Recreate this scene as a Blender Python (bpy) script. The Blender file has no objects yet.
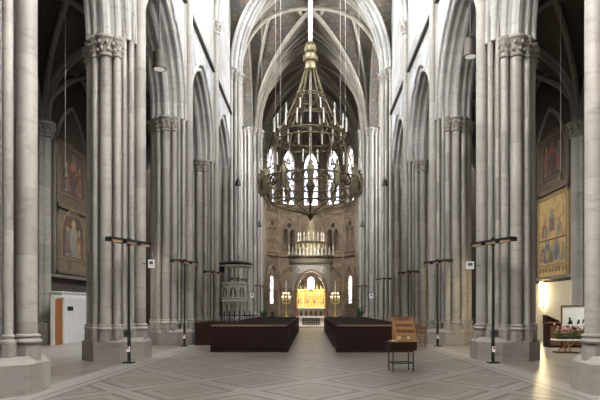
import bpy, bmesh, math, random
from mathutils import Vector, Matrix
random.seed(7)
PI = math.pi
scn = bpy.context.scene
COL = scn.collection
CAMZ = 1.65

# ------------------------------------------------------------------ materials
class NT:
    def __init__(s, name):
        s.m = bpy.data.materials.new(name); s.m.use_nodes = True
        s.t = s.m.node_tree; s.n = s.t.nodes; s.l = s.t.links
        s.b = s.n['Principled BSDF']
    def node(s, typ, **kw):
        n = s.n.new(typ)
        for k, v in kw.items(): setattr(n, k, v)
        return n
    def link(s, a, b): s.l.new(a, b)
    def put(s, sock, v):
        if hasattr(v, 'is_output') or isinstance(v, bpy.types.NodeSocket): s.l.new(v, sock)
        else: sock.default_value = v
    def math(s, op, a, b=0.0, c=None):
        n = s.node('ShaderNodeMath', operation=op)
        s.put(n.inputs[0], a); s.put(n.inputs[1], b)
        if c is not None: s.put(n.inputs[2], c)
        return n.outputs[0]
    def pos(s):
        n = s.node('ShaderNodeNewGeometry'); return n.outputs['Position']
    def objco(s):
        n = s.node('ShaderNodeTexCoord'); return n.outputs['Object']
    def mapping(s, v, scale=(1, 1, 1), loc=(0, 0, 0)):
        n = s.node('ShaderNodeMapping'); s.link(v, n.inputs[0])
        n.inputs['Scale'].default_value = scale; n.inputs['Location'].default_value = loc
        return n.outputs[0]
    def noise(s, v, scale, detail=4, rough=0.55):
        n = s.node('ShaderNodeTexNoise'); s.link(v, n.inputs['Vector'])
        n.inputs['Scale'].default_value = scale; n.inputs['Detail'].default_value = detail
        n.inputs['Roughness'].default_value = rough
        return n.outputs['Fac']
    def voro(s, v, scale, feat='F1', out='Distance'):
        n = s.node('ShaderNodeTexVoronoi', feature=feat); s.link(v, n.inputs['Vector'])
        n.inputs['Scale'].default_value = scale
        return n.outputs[out]
    def white(s, v):
        n = s.node('ShaderNodeTexWhiteNoise', noise_dimensions='3D'); s.link(v, n.inputs['Vector'])
        return n.outputs['Value']
    def sep(s, v):
        n = s.node('ShaderNodeSeparateXYZ'); s.link(v, n.inputs[0]); return n.outputs
    def comb(s, x, y, z):
        n = s.node('ShaderNodeCombineXYZ')
        s.put(n.inputs[0], x); s.put(n.inputs[1], y); s.put(n.inputs[2], z); return n.outputs[0]
    def ramp(s, f, stops, const=False):
        n = s.node('ShaderNodeValToRGB'); s.link(f, n.inputs[0])
        cr = n.color_ramp
        if const: cr.interpolation = 'CONSTANT'
        while len(cr.elements) < len(stops): cr.elements.new(0.5)
        for e, (p, c) in zip(cr.elements, stops):
            e.position = p; e.color = (c[0], c[1], c[2], 1)
        return n.outputs[0]
    def mix(s, f, a, b, mode='MIX'):
        n = s.node('ShaderNodeMix', data_type='RGBA', blend_type=mode)
        s.put(n.inputs[0], f)
        for i, v in ((6, a), (7, b)):
            if isinstance(v, bpy.types.NodeSocket): s.link(v, n.inputs[i])
            else: n.inputs[i].default_value = (v[0], v[1], v[2], 1)
        return n.outputs[2]
    def set(s, color=None, rough=0.6, metal=0.0, spec=None):
        if color is not None:
            if isinstance(color, bpy.types.NodeSocket): s.link(color, s.b.inputs['Base Color'])
            else: s.b.inputs['Base Color'].default_value = (color[0], color[1], color[2], 1)
        s.put(s.b.inputs['Roughness'], rough); s.b.inputs['Metallic'].default_value = metal
        if spec is not None: s.b.inputs['Specular IOR Level'].default_value = spec
        return s.m
    def bump(s, h, strength=0.2, dist=0.02):
        n = s.node('ShaderNodeBump'); s.link(h, n.inputs['Height'])
        n.inputs['Strength'].default_value = strength; n.inputs['Distance'].default_value = dist
        s.link(n.outputs[0], s.b.inputs['Normal'])

def mat_stone(name, c0, c1, vein, course=0.85, rough=0.75, tone=0.22, joint=0.25):
    t = NT(name); p = t.pos(); o = t.sep(p)
    info = t.node('ShaderNodeObjectInfo')
    zz = t.math('ADD', t.math('DIVIDE', o[2], course), t.math('MULTIPLY', info.outputs['Random'], 1.0))
    k = t.math('FLOOR', zz); fr = t.math('FRACT', zz)
    tonev = t.white(t.comb(k, t.math('MULTIPLY', info.outputs['Random'], 91.0), t.math('FLOOR', t.math('MULTIPLY', o[1], 0.9))))
    n1 = t.noise(t.mapping(p, (1, 1, 0.6)), 1.6, 6, 0.65)
    n2 = t.noise(t.mapping(p, (1.2, 1.2, 3.5)), 2.2, 6, 0.7)
    base = t.mix(n1, c0, c1)
    v = t.ramp(n2, [(0.52, (0, 0, 0)), (0.66, (1, 1, 1))])
    base = t.mix(t.math('MULTIPLY', v, 0.45), base, vein)
    tv = t.math('ADD', 1.0 - tone / 2, t.math('MULTIPLY', tonev, tone))
    base = t.mix(1.0, base, t.comb(tv, tv, tv), 'MULTIPLY')
    j = t.math('LESS_THAN', fr, 0.022)
    base = t.mix(t.math('MULTIPLY', j, joint), base, (c0[0] * .45, c0[1] * .43, c0[2] * .4))
    t.bump(t.noise(p, 14, 5), 0.12, 0.02)
    return t.set(base, rough)

def mat_plain(name, c, rough=0.6, metal=0.0, var=0.15, scale=6, spec=None, stretch=(1, 1, 1)):
    t = NT(name); n = t.noise(t.mapping(t.objco(), stretch), scale, 5)
    a = [x * (1 - var) for x in c]; b = [min(1, x * (1 + var)) for x in c]
    return t.set(t.mix(n, a, b), rough, metal, spec)

def mat_emit(name, c, strength):
    t = NT(name); t.n.remove(t.b)
    e = t.node('ShaderNodeEmission'); e.inputs[0].default_value = (c[0], c[1], c[2], 1); e.inputs[1].default_value = strength
    t.link(e.outputs[0], t.n['Material Output'].inputs[0]); return t.m

def mat_painted(name, cols, accent, scale=1.0, rough=0.8):
    """painted plaster: fields of ornament in several faded colours"""
    t = NT(name); p = t.pos()
    w = t.mapping(p, (scale, scale, scale))
    n = t.noise(w, 0.55, 3)
    base = t.ramp(n, [(0.3, cols[0]), (0.45, cols[1]), (0.56, cols[2]), (0.7, cols[3])])
    v = t.voro(w, 2.6)
    ring = t.math('LESS_THAN', t.math('ABSOLUTE', t.math('SUBTRACT', v, 0.3)), 0.06)
    base = t.mix(t.math('MULTIPLY', ring, 0.55), base, accent)
    f = t.noise(w, 7.0, 5, 0.7)
    base = t.mix(t.math('MULTIPLY', t.ramp(f, [(0.5, (0, 0, 0)), (0.62, (1, 1, 1))]), 0.5), base, accent)
    f2 = t.noise(w, 3.0, 4, 0.6)
    base = t.mix(t.math('MULTIPLY', t.ramp(f2, [(0.55, (0, 0, 0)), (0.65, (1, 1, 1))]), 0.5), base, cols[0])
    return t.set(base, rough)

M = {}
M['stone'] = mat_stone('pale_limestone', (0.296, 0.290, 0.276), (0.376, 0.370, 0.352), (0.192, 0.180, 0.168), joint=0.12, tone=0.3)
M['pier'] = mat_stone('pier_limestone', (0.211, 0.192, 0.172), (0.334, 0.313, 0.282), (0.138, 0.114, 0.097), course=1.3, rough=0.5, tone=0.36, joint=0.10)
M['plinth'] = mat_stone('plinth_stone', (0.195, 0.173, 0.154), (0.265, 0.242, 0.218), (0.125, 0.108, 0.094), course=0.62, rough=0.6)
M['capital'] = mat_stone('carved_capital_stone', (0.20, 0.18, 0.155), (0.30, 0.275, 0.24), (0.13, 0.115, 0.1), course=3, joint=0)
M['rib'] = mat_stone('vault_rib_stone', (0.204, 0.183, 0.145), (0.306, 0.281, 0.230), (0.145, 0.123, 0.093), course=0.7)
M['apse'] = mat_stone('chancel_stone', (0.155, 0.115, 0.082), (0.31, 0.25, 0.19), (0.10, 0.055, 0.035), course=0.5, tone=0.5, joint=.3)
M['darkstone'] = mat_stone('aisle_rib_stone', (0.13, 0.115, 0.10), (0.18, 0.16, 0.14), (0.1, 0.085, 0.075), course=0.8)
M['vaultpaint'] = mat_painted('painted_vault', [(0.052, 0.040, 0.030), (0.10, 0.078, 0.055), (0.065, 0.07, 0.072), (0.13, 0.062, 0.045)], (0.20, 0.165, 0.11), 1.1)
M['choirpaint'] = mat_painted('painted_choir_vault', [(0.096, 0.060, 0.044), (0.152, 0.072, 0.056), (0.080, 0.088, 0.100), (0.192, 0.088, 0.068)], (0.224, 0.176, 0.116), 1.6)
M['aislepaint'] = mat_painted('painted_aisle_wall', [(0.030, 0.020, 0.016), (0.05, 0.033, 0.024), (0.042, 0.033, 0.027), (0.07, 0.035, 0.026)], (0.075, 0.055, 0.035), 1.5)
M['fresco'] = mat_painted('fresco_ground', [(0.10, 0.06, 0.04), (0.18, 0.125, 0.075), (0.13, 0.105, 0.075), (0.16, 0.07, 0.045)], (0.22, 0.18, 0.115), 2.6)
M['dimfresco'] = mat_painted('dim_fresco_ground', [(0.07, 0.045, 0.03), (0.13, 0.075, 0.045), (0.09, 0.07, 0.055), (0.12, 0.05, 0.03)], (0.15, 0.11, 0.07), 2.6)
M['goldfresco'] = mat_painted('golden_fresco_ground', [(0.30, 0.17, 0.055), (0.50, 0.33, 0.12), (0.42, 0.28, 0.12), (0.33, 0.15, 0.05)], (0.58, 0.44, 0.20), 2.6)

def mat_floor():
    t = NT('patterned_stone_floor'); p = t.pos(); o = t.sep(p)
    ax = t.math('ABSOLUTE', o[0])
    per = 2.55
    u = t.math('DIVIDE', t.math('ADD', o[0], t.math('MULTIPLY', o[1], 0.8)), per)
    v = t.math('DIVIDE', t.math('SUBTRACT', o[0], t.math('MULTIPLY', o[1], 0.8)), per)
    def band(w, lo, hi):
        d = t.math('ABSOLUTE', t.math('SUBTRACT', t.math('FRACT', w), 0.5))
        return t.math('MULTIPLY', t.math('GREATER_THAN', d, lo), t.math('LESS_THAN', d, hi))
    tile = t.node('ShaderNodeTexBrick'); t.link(t.comb(t.math('MULTIPLY', u, per), t.math('MULTIPLY', v, per), 0.0), tile.inputs['Vector'])
    tile.inputs['Scale'].default_value = 3.0; tile.inputs['Mortar Size'].default_value = 0.018; tile.inputs['Bias'].default_value = 0.0
    tile.inputs['Color1'].default_value = (0.235, 0.205, 0.175, 1); tile.inputs['Color2'].default_value = (0.33, 0.295, 0.255, 1)
    tile.inputs['Mortar'].default_value = (0.17, 0.15, 0.13, 1)
    du = t.math('ABSOLUTE', t.math('SUBTRACT', t.math('FRACT', u), 0.5)); dv = t.math('ABSOLUTE', t.math('SUBTRACT', t.math('FRACT', v), 0.5))
    m = t.math('MAXIMUM', du, dv)      # nested diamonds
    def ring(lo, hi): return t.math('MULTIPLY', t.math('GREATER_THAN', m, lo), t.math('LESS_THAN', m, hi))
    c = tile.outputs[0]
    c = t.mix(t.math('MULTIPLY', t.math('LESS_THAN', m, 0.14), 0.7), c, (0.20, 0.165, 0.135))
    c = t.mix(t.math('MULTIPLY', ring(0.20, 0.245), 0.75), c, (0.13, 0.105, 0.085))
    c = t.mix(t.math('MULTIPLY', ring(0.245, 0.31), 0.55), c, (0.36, 0.335, 0.30))
    c = t.mix(t.math('MULTIPLY', ring(0.36, 0.415), 0.9), c, (0.085, 0.072, 0.062))
    c = t.mix(t.math('MULTIPLY', t.math('GREATER_THAN', m, 0.415), 0.8), c, (0.37, 0.35, 0.32))
    c = t.mix(t.math('MULTIPLY', t.math('GREATER_THAN', m, 0.485), 0.6), c, (0.16, 0.14, 0.12))
    # border along the pillars
    bnd = t.math('MULTIPLY', t.math('GREATER_THAN', ax, 4.72), t.math('LESS_THAN', ax, 4.82))
    c = t.mix(t.math('MULTIPLY', bnd, 0.8), c, (0.15, 0.135, 0.12))
    strip = t.math('MULTIPLY', t.math('GREATER_THAN', ax, 4.82), t.math('LESS_THAN', ax, 5.6))
    c = t.mix(strip, c, t.mix(t.noise(p, 2.0, 4), (0.36, 0.34, 0.315), (0.44, 0.42, 0.39)))
    bn2 = t.math('MULTIPLY', t.math('GREATER_THAN', ax, 4.98), t.math('LESS_THAN', ax, 5.06))
    c = t.mix(t.math('MULTIPLY', bn2, 0.8), c, (0.09, 0.08, 0.07))
    b2 = t.node('ShaderNodeTexBrick'); t.link(p, b2.inputs['Vector']); b2.inputs['Scale'].default_value = 1.6
    b2.inputs['Color1'].default_value = (0.22, 0.18, 0.15, 1); b2.inputs['Color2'].default_value = (0.33, 0.295, 0.26, 1); b2.inputs['Mortar'].default_value = (0.14, 0.12, 0.1, 1)
    c = t.mix(t.math('MULTIPLY', t.math('GREATER_THAN', ax, 5.6), t.math('LESS_THAN', ax, 7.3)), c, b2.outputs[0])
    b3 = t.node('ShaderNodeTexBrick'); t.link(p, b3.inputs['Vector']); b3.inputs['Scale'].default_value = 0.9
    b3.inputs['Color1'].default_value = (0.34, 0.32, 0.295, 1); b3.inputs['Color2'].default_value = (0.40, 0.38, 0.355, 1); b3.inputs['Mortar'].default_value = (0.24, 0.22, 0.2, 1)
    b3.inputs['Mortar Size'].default_value = 0.01
    c = t.mix(t.math('GREATER_THAN', ax, 7.3), c, b3.outputs[0])
    wear = t.noise(t.mapping(p, (0.5, 0.5, 0.5)), 1.2, 5)
    wv = t.math('ADD', 0.46, t.math('MULTIPLY', wear, 0.40))
    c = t.mix(1.0, c, t.comb(wv, wv, wv), 'MULTIPLY')
    return t.set(c, t.math('ADD', 0.22, t.math('MULTIPLY', wear, 0.22)))
M['floor'] = mat_floor()
M['brass'] = mat_plain('aged_brass', (0.20, 0.165, 0.095), 0.5, 0.5, 0.3, 8)
M['brassdark'] = mat_plain('dark_bronze', (0.12, 0.105, 0.06), 0.5, 0.6, 0.3, 8)
M['pole'] = mat_plain('pale_painted_metal', (0.40, 0.385, 0.35), 0.4, 0.2, 0.1)
M['cardboard'] = mat_plain('buff_paper', (0.52, 0.40, 0.25), 0.7, 0, 0.15)
M['gold'] = mat_plain('polished_gold', (0.95, 0.68, 0.22), 0.35, 0.55, 0.2, 12)
M['goldlight'] = mat_plain('gilded_relief', (0.98, 0.80, 0.40), 0.5, 0.2, 0.12, 14)
M['goldgrey'] = mat_plain('dull_gilding', (0.25, 0.215, 0.145), 0.55, 0.2, 0.5, 5)
M['candle'] = mat_plain('white_wax', (0.82, 0.80, 0.75), 0.5, 0, 0.05)
M['bulb'] = mat_plain('frosted_bulb', (0.85, 0.84, 0.82), 0.2, 0, 0.03)
M['black'] = mat_plain('black_metal', (0.015, 0.015, 0.016), 0.45, 0.2, 0.2)
M['darkmetal'] = mat_plain('brown_lacquered_metal', (0.06, 0.05, 0.042), 0.5, 0.3, 0.2)
M['heater'] = mat_plain('tan_heater_element', (0.34, 0.22, 0.12), 0.5, 0.1, 0.3, 20)
M['darkwood'] = mat_plain('dark_stained_wood', (0.022, 0.009, 0.0075), 0.42, 0, 0.35, 5, 0.2, stretch=(4, 4, 0.6))
M['pewtop'] = mat_plain('worn_brown_wood', (0.22, 0.125, 0.085), 0.28, 0, 0.3, 5, stretch=(0.6, 5, 5))
M['lightwood'] = mat_plain('honey_wood', (0.36, 0.18, 0.075), 0.45, 0, 0.3, 6, stretch=(0.8, 5, 5))
M['midwood'] = mat_plain('brown_wood', (0.14, 0.066, 0.035), 0.45, 0, 0.3, 6, stretch=(4, 4, 0.6))
M['doorwood'] = mat_plain('orange_brown_door_wood', (0.27, 0.105, 0.03), 0.5, 0, 0.3, 6, stretch=(4, 4, 0.5))
M['white'] = mat_plain('white_painted_board', (0.80, 0.80, 0.79), 0.55, 0, 0.05)
M['partition'] = mat_stone('whitewashed_panel', (0.595, 0.595, 0.595), (0.680, 0.680, 0.680), (0.510, 0.510, 0.510), course=0.75, tone=0.06, joint=0.3)
M['cream'] = mat_stone('cream_plaster', (0.480, 0.416, 0.288), (0.560, 0.496, 0.360), (0.400, 0.328, 0.208), course=1.1, tone=0.08, joint=0.1)
M['leaf'] = mat_plain('green_leaves', (0.05, 0.10, 0.03), 0.6, 0, 0.4, 9)
M['pink'] = mat_plain('pink_blossom', (0.75, 0.33, 0.36), 0.7, 0, 0.2)
M['whiteflower'] = mat_plain('white_blossom', (0.85, 0.80, 0.76), 0.7, 0, 0.1)
M['granite'] = mat_plain('red_granite', (0.38, 0.20, 0.15), 0.3, 0, 0.3, 20)
M['marble'] = mat_plain('white_marble', (0.78, 0.75, 0.69), 0.35, 0, 0.1, 3)
M['canopystone'] = mat_plain('grey_carved_stone', (0.50, 0.48, 0.44), 0.6, 0, 0.2, 9)
M['carpet'] = mat_plain('brown_carpet', (0.22, 0.13, 0.08), 0.9, 0, 0.2, 10)
M['skin'] = mat_plain('skin', (0.55, 0.36, 0.27), 0.55, 0, 0.08)
M['hair'] = mat_plain('black_hair', (0.01, 0.009, 0.009), 0.5, 0, 0.2)
M['coat'] = mat_plain('dark_coat', (0.02, 0.02, 0.025), 0.8, 0, 0.2)
M['red'] = mat_plain('red_plastic', (0.5, 0.05, 0.04), 0.4, 0, 0.1)
M['robe'] = mat_plain('painted_grey_robe', (0.22, 0.21, 0.18), 0.8, 0, 0.6, 4)
M['robeblue'] = mat_plain('painted_blue_robe', (0.12, 0.13, 0.16), 0.8, 0, 0.6, 4)
M['robered'] = mat_plain('painted_red_robe', (0.22, 0.09, 0.06), 0.8, 0, 0.6, 4)
M['halo'] = mat_plain('painted_ochre', (0.30, 0.21, 0.095), 0.7, 0, 0.5, 5)
M['robepale'] = mat_plain('painted_pale_robe', (0.23, 0.205, 0.165), 0.8, 0, 0.6, 4)
M['paintskin'] = mat_plain('painted_skin', (0.34, 0.23, 0.16), 0.8, 0, 0.3)
M['paintframe'] = mat_plain('painted_brown_frame', (0.13, 0.10, 0.065), 0.8, 0, 0.5, 9)
M['paintdark'] = mat_plain('painted_dark_niche', (0.09, 0.055, 0.045), 0.8, 0, 0.3, 5)
M['lead'] = mat_plain('dark_lead_tracery', (0.035, 0.03, 0.028), 0.6, 0, 0.2)
M['darksill'] = mat_plain('dark_sill', (0.03, 0.03, 0.032), 0.5, 0, 0.2)  # even dark tone of the ledge below the clerestory
M['bluepaint'] = mat_plain('faded_blue_ornament', (0.40, 0.42, 0.46), 0.8, 0, 0.3, 12)
M['clear'] = mat_emit('daylit_clerestory_glass', (0.96, 0.98, 1.0), 62.0)
M['westbay'] = mat_emit('enlarged_westbay_glass', (1.0, 0.985, 0.97), 50.0)  # unseen west bay windows, made larger to throw side light on the pillars
M['eastbay'] = mat_emit('dimmed_clerestory_glass', (0.96, 0.98, 1.0), 18.0)  # last bay: emission lowered to keep the crossing arch from overexposing
M['transeptglass'] = mat_emit('daylit_transept_glass', (0.98, 0.98, 1.0), 50.0)
M['westglass'] = mat_emit('daylit_west_glass', (1.0, 0.98, 0.95), 1.0)
M['tubelamp'] = mat_emit('warm_wall_lamp', (1.0, 0.80, 0.45), 55.0)
M['lens'] = mat_emit('lamp_lens', (1.0, 0.93, 0.8), 0.3)
M['warmbulb'] = mat_emit('warm_candle_bulb', (1.0, 0.72, 0.35), 7.0)

def mat_stained():
    t = NT('stained_glass'); t.n.remove(t.b); p = t.pos()
    n = t.node('ShaderNodeTexVoronoi'); t.link(p, n.inputs['Vector']); n.inputs['Scale'].default_value = 3.4
    r = t.white(n.outputs['Position'])
    c = t.ramp(r, [(0.0, (0.92, 0.93, 1.0)), (0.42, (0.70, 0.76, 1.0)), (0.62, (1.0, 0.97, 0.92)), (0.80, (0.30, 0.33, 0.62)), (0.88, (0.55, 0.25, 0.25)), (0.93, (0.10, 0.10, 0.16))], True)
    e = t.node('ShaderNodeEmission'); t.link(c, e.inputs[0]); e.inputs[1].default_value = 3.0
    t.link(e.outputs[0], t.n['Material Output'].inputs[0]); return t.m
M['stained'] = mat_stained()
def mat_picture():
    t = NT('display_board_picture'); o = t.sep(t.objco())
    c = t.ramp(t.noise(t.objco(), 3.0, 3), [(0.35, (0.74, 0.83, 0.90)), (0.65, (0.84, 0.90, 0.93))])
    return t.set(c, 0.4)
M['picture'] = mat_picture()

# ------------------------------------------------------------------ mesh helper
def ident(s, z, u): return Vector((s, u, z))
class MB:
    def __init__(s): s.bm = bmesh.new()
    def face(s, pts):
        try: return s.bm.faces.new([s.bm.verts.new(p) for p in pts])
        except ValueError: return None
    def grid(s, rows, closed=False, wrap=False):
        """rows of points -> quads. closed joins each row end to start, wrap joins last row to first"""
        V = [[s.bm.verts.new(p) for p in r] for r in rows]
        nr = len(V); nc = len(V[0])
        for i in range(nr if wrap else nr - 1):
            for j in range(nc if closed else nc - 1):
                a, b = V[i], V[(i + 1) % nr]
                try: s.bm.faces.new((a[j], a[(j + 1) % nc], b[(j + 1) % nc], b[j]))
                except ValueError: pass
        return V
    def box(s, c, d, rz=0.0, rx=0.0, ry=0.0):
        m = Matrix.Translation(c) @ Matrix.Rotation(rz, 4, 'Z') @ Matrix.Rotation(ry, 4, 'Y') @ Matrix.Rotation(rx, 4, 'X') @ Matrix.Diagonal((d[0], d[1], d[2], 1))
        bmesh.ops.create_cube(s.bm, size=1.0, matrix=m); return s
    def tube(s, path, r, n=8, closed=False, caps=True):
        path = [Vector(p) for p in path]; N = len(path)
        rr = r if isinstance(r, (list, tuple)) else [r] * N
        t0 = (path[1] - path[0]).normalized()
        up = Vector((0, 0, 1)) if abs(t0.z) < 0.9 else Vector((1, 0, 0))
        nrm = (up - t0 * up.dot(t0)).normalized(); rows = []
        for i, p in enumerate(path):
            if closed: t = (path[(i + 1) % N] - path[i - 1]).normalized()
            else: t = (path[min(i + 1, N - 1)] - path[max(i - 1, 0)]).normalized()
            nrm = (nrm - t * nrm.dot(t))
            nrm = nrm.normalized() if nrm.length > 1e-6 else t.orthogonal().normalized()
            b = t.cross(nrm)
            rows.append([p + (nrm * math.cos(2 * PI * k / n) + b * math.sin(2 * PI * k / n)) * rr[i] for k in range(n)])
        V = s.grid(rows, closed=True, wrap=closed)
        if caps and not closed:
            for row in (V[0], V[-1]):
                try: s.bm.faces.new(row)
                except ValueError: pass
        return s
    def cyl(s, p0, p1, r, n=12, r1=None): return s.tube([p0, p1], [r, r if r1 is None else r1], n)
    def lathe(s, prof, c=(0, 0, 0), n=16, ang=0.0):
        c = Vector(c)
        rows = [[c + Vector((max(r, 1e-4) * math.cos(ang + 2 * PI * k / n), max(r, 1e-4) * math.sin(ang + 2 * PI * k / n), z)) for k in range(n)] for r, z in prof]
        V = s.grid(rows, closed=True)
        for row in (V[0], V[-1]):
            try: s.bm.faces.new(row)
            except ValueError: pass
        return s
    def ball(s, c, r, sub=1, sc=(1, 1, 1), rz=0.0):
        m = Matrix.Translation(c) @ Matrix.Rotation(rz, 4, 'Z') @ Matrix.Diagonal((r * sc[0], r * sc[1], r * sc[2], 1))
        bmesh.ops.create_icosphere(s.bm, subdivisions=sub, radius=1.0, matrix=m); return s
    def prism(s, poly, z0, z1, M_=None):
        f = M_ or (lambda a, b, z: Vector((a, b, z)))
        lo = [s.bm.verts.new(f(a, b, z0)) for a, b in poly]; hi = [s.bm.verts.new(f(a, b, z1)) for a, b in poly]
        n = len(poly)
        for i in range(n): s.bm.faces.new((lo[i], lo[(i + 1) % n], hi[(i + 1) % n], hi[i]))
        s.bm.faces.new(lo[::-1]); s.bm.faces.new(hi); return s
    def build(s, name, mat, parent=None, loc=None, smooth=True, bevel=0.0, weld=True):
        if weld: bmesh.ops.remove_doubles(s.bm, verts=s.bm.verts, dist=1e-5)
        bmesh.ops.recalc_face_normals(s.bm, faces=s.bm.faces)
        if smooth:
            for f in s.bm.faces: f.smooth = True
            for e in s.bm.edges:
                if len(e.link_faces) != 2 or e.calc_face_angle(0.0) > 0.6: e.smooth = False
        me = bpy.data.meshes.new(name); s.bm.to_mesh(me); s.bm.free()
        me.materials.append(mat)
        o = bpy.data.objects.new(name, me); COL.objects.link(o)
        if parent is not None: o.parent = parent
        if loc is not None: o.location = loc
        if bevel:
            b = o.modifiers.new('edge', 'BEVEL'); b.width = bevel; b.segments = 2; b.limit_method = 'ANGLE'
        return o

def tag(o, label=None, cat=None, group=None, kind=None):
    if label: o['label'] = label
    if cat: o['category'] = cat
    if group: o['group'] = group
    if kind: o['kind'] = kind
    return o
def thing(name, label, cat, loc=(0, 0, 0), rz=0.0, group=None):
    o = bpy.data.objects.new(name, None); COL.objects.link(o)
    o.empty_display_size = 0.2
    o.location = loc; o.rotation_euler = (0, 0, rz)
    return tag(o, label, cat, group)
def kids(o): return [c for c in bpy.data.objects if c.parent == o]
def dup(root, loc, rz=None, label=None, group=None):
    def rec(o, par):
        c = o.copy(); COL.objects.link(c)
        if par is not None: c.parent = par; c.matrix_parent_inverse = o.matrix_parent_inverse
        for ch in KIDS.get(o.name, []): rec(ch, c)
        return c
    KIDS = {}
    for o in bpy.data.objects:
        if o.parent: KIDS.setdefault(o.parent.name, []).append(o)
    r = rec(root, None); r.location = loc
    if rz is not None: r.rotation_euler = (0, 0, rz)
    if label: r['label'] = label
    if group: r['group'] = group
    return r
ntrim = [0]
def trim(mb, mat, label=None, parent=None, **kw):
    ntrim[0] += 1
    o = mb.build('trim_%d' % ntrim[0], mat, parent, **kw); tag(o, label, kind='structure'); return o
def struct(name, mb, mat, **kw):
    o = mb.build(name, mat, **kw); return tag(o, kind='structure')
ORD = ['first', 'second', 'third', 'fourth', 'fifth', 'sixth', 'seventh', 'eighth', 'ninth', 'tenth', 'eleventh', 'twelfth', 'thirteenth', 'fourteenth', 'fifteenth', 'sixteenth', 'seventeenth', 'eighteenth', 'nineteenth', 'twentieth', 'twenty-first', 'twenty-second']

# ------------------------------------------------------------------ arches and walls
def arch_R(a, h): return (a * a + h * h) / (2 * a)
def arch_z(s, a, h):
    s = abs(s)
    if s >= a: return 0.0
    if h < a: return h * math.sqrt(max(0, 1 - (s / a) ** 2))
    R = arch_R(a, h); return math.sqrt(max(0, R * R - (s + R - a) ** 2))
def arch_pts(a, h, d=0.0, n=14):
    """points of a two-centred arch grown outward by d, from left spring to right spring"""
    R = arch_R(a, h); k = R - a; half = []
    am = math.acos(max(-1, min(1, k / (R + d))))
    for i in range(n + 1):
        t = am * i / n
        half.append(((R + d) * math.cos(t) - k, (R + d) * math.sin(t)))
    return [(-s, z) for s, z in half] + [(s, z) for s, z in half[-2::-1]]
def wall(mb, Mp, s0, s1, z0, z1, ops, u0, u1, n=14):
    bp = {round(s0, 4), round(s1, 4)}
    for c, hw, zb, zs, h in ops:
        for i in range(2 * n + 1): bp.add(round(c - hw + hw * i / n, 4))
    bp = sorted(b for b in bp if s0 - 1e-4 <= b <= s1 + 1e-4)
    def hi(o, s): return o[3] + (arch_z(s - o[0], o[1], o[4]) if o[4] else 0)
    for a, b in zip(bp[:-1], bp[1:]):
        if b - a < 1e-3: continue
        m = (a + b) / 2
        act = sorted([o for o in ops if abs(m - o[0]) < o[1]], key=lambda o: o[2])
        pa = pb = z0
        for o in act + [None]:
            za, zb_ = (o[2], o[2]) if o else (z1, z1)
            if za - pa > 1e-4 or zb_ - pb > 1e-4:
                for u in (u0, u1):
                    mb.face([Mp(a, pa, u), Mp(b, pb, u), Mp(b, zb_, u), Mp(a, za, u)])
            if o:
                ha, hb = min(hi(o, a), z1), min(hi(o, b), z1)
                mb.face([Mp(a, ha, u0), Mp(b, hb, u0), Mp(b, hb, u1), Mp(a, ha, u1)])
                if o[2] > z0 + 1e-4: mb.face([Mp(a, o[2], u0), Mp(b, o[2], u0), Mp(b, o[2], u1), Mp(a, o[2], u1)])
                pa, pb = ha, hb
    for c, hw, zb, zs, h in ops:
        for e in (c - hw, c + hw):
            if zs > zb: mb.face([Mp(e, zb, u0), Mp(e, zs, u0), Mp(e, zs, u1), Mp(e, zb, u1)])
    for e in (s0, s1): mb.face([Mp(e, z0, u0), Mp(e, z1, u0), Mp(e, z1, u1), Mp(e, z0, u1)])
    mb.face([Mp(s0, z1, u0), Mp(s1, z1, u0), Mp(s1, z1, u1), Mp(s0, z1, u1)])
    return mb
def moulding(mb, Mp, c, a, h, zs, prof, n=14, closed=False):
    rows = []
    cols = [arch_pts(a, h, d, n) for u, d in prof]
    for i in range(2 * n + 1):
        rows.append([Mp(c + cols[j][i][0], zs + cols[j][i][1], prof[j][0]) for j in range(len(prof))])
    mb.grid(rows, closed=closed)
def roll(mb, Mp, c, a, h, zs, u, d, r, n=14, k=8):
    moulding(mb, Mp, c, a, h, zs, [(u + r * math.cos(2 * PI * i / k), d + r * math.sin(2 * PI * i / k)) for i in range(k)], n, True)

# ------------------------------------------------------------------ layout
BAY = 7.27
PY = [11.0, 18.27, 25.55, 32.82]
YW, YE = 40.1, 52.9          # crossing piers
YA = 61.8                    # apse arch
ZC, ZT = 10.1, 18.4          # arcade and vault springing
APEX = 26.5
WX0, WX1 = 5.65, 7.15        # nave wall faces
OX = 12.2                    # aisle outer wall

# floor
mb = MB(); mb.grid([[(x, y, 0) for x in (-18, 0, 18)] for y in (-6, 20, 45, 72)])
struct('floor', mb, M['floor'])

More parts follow.
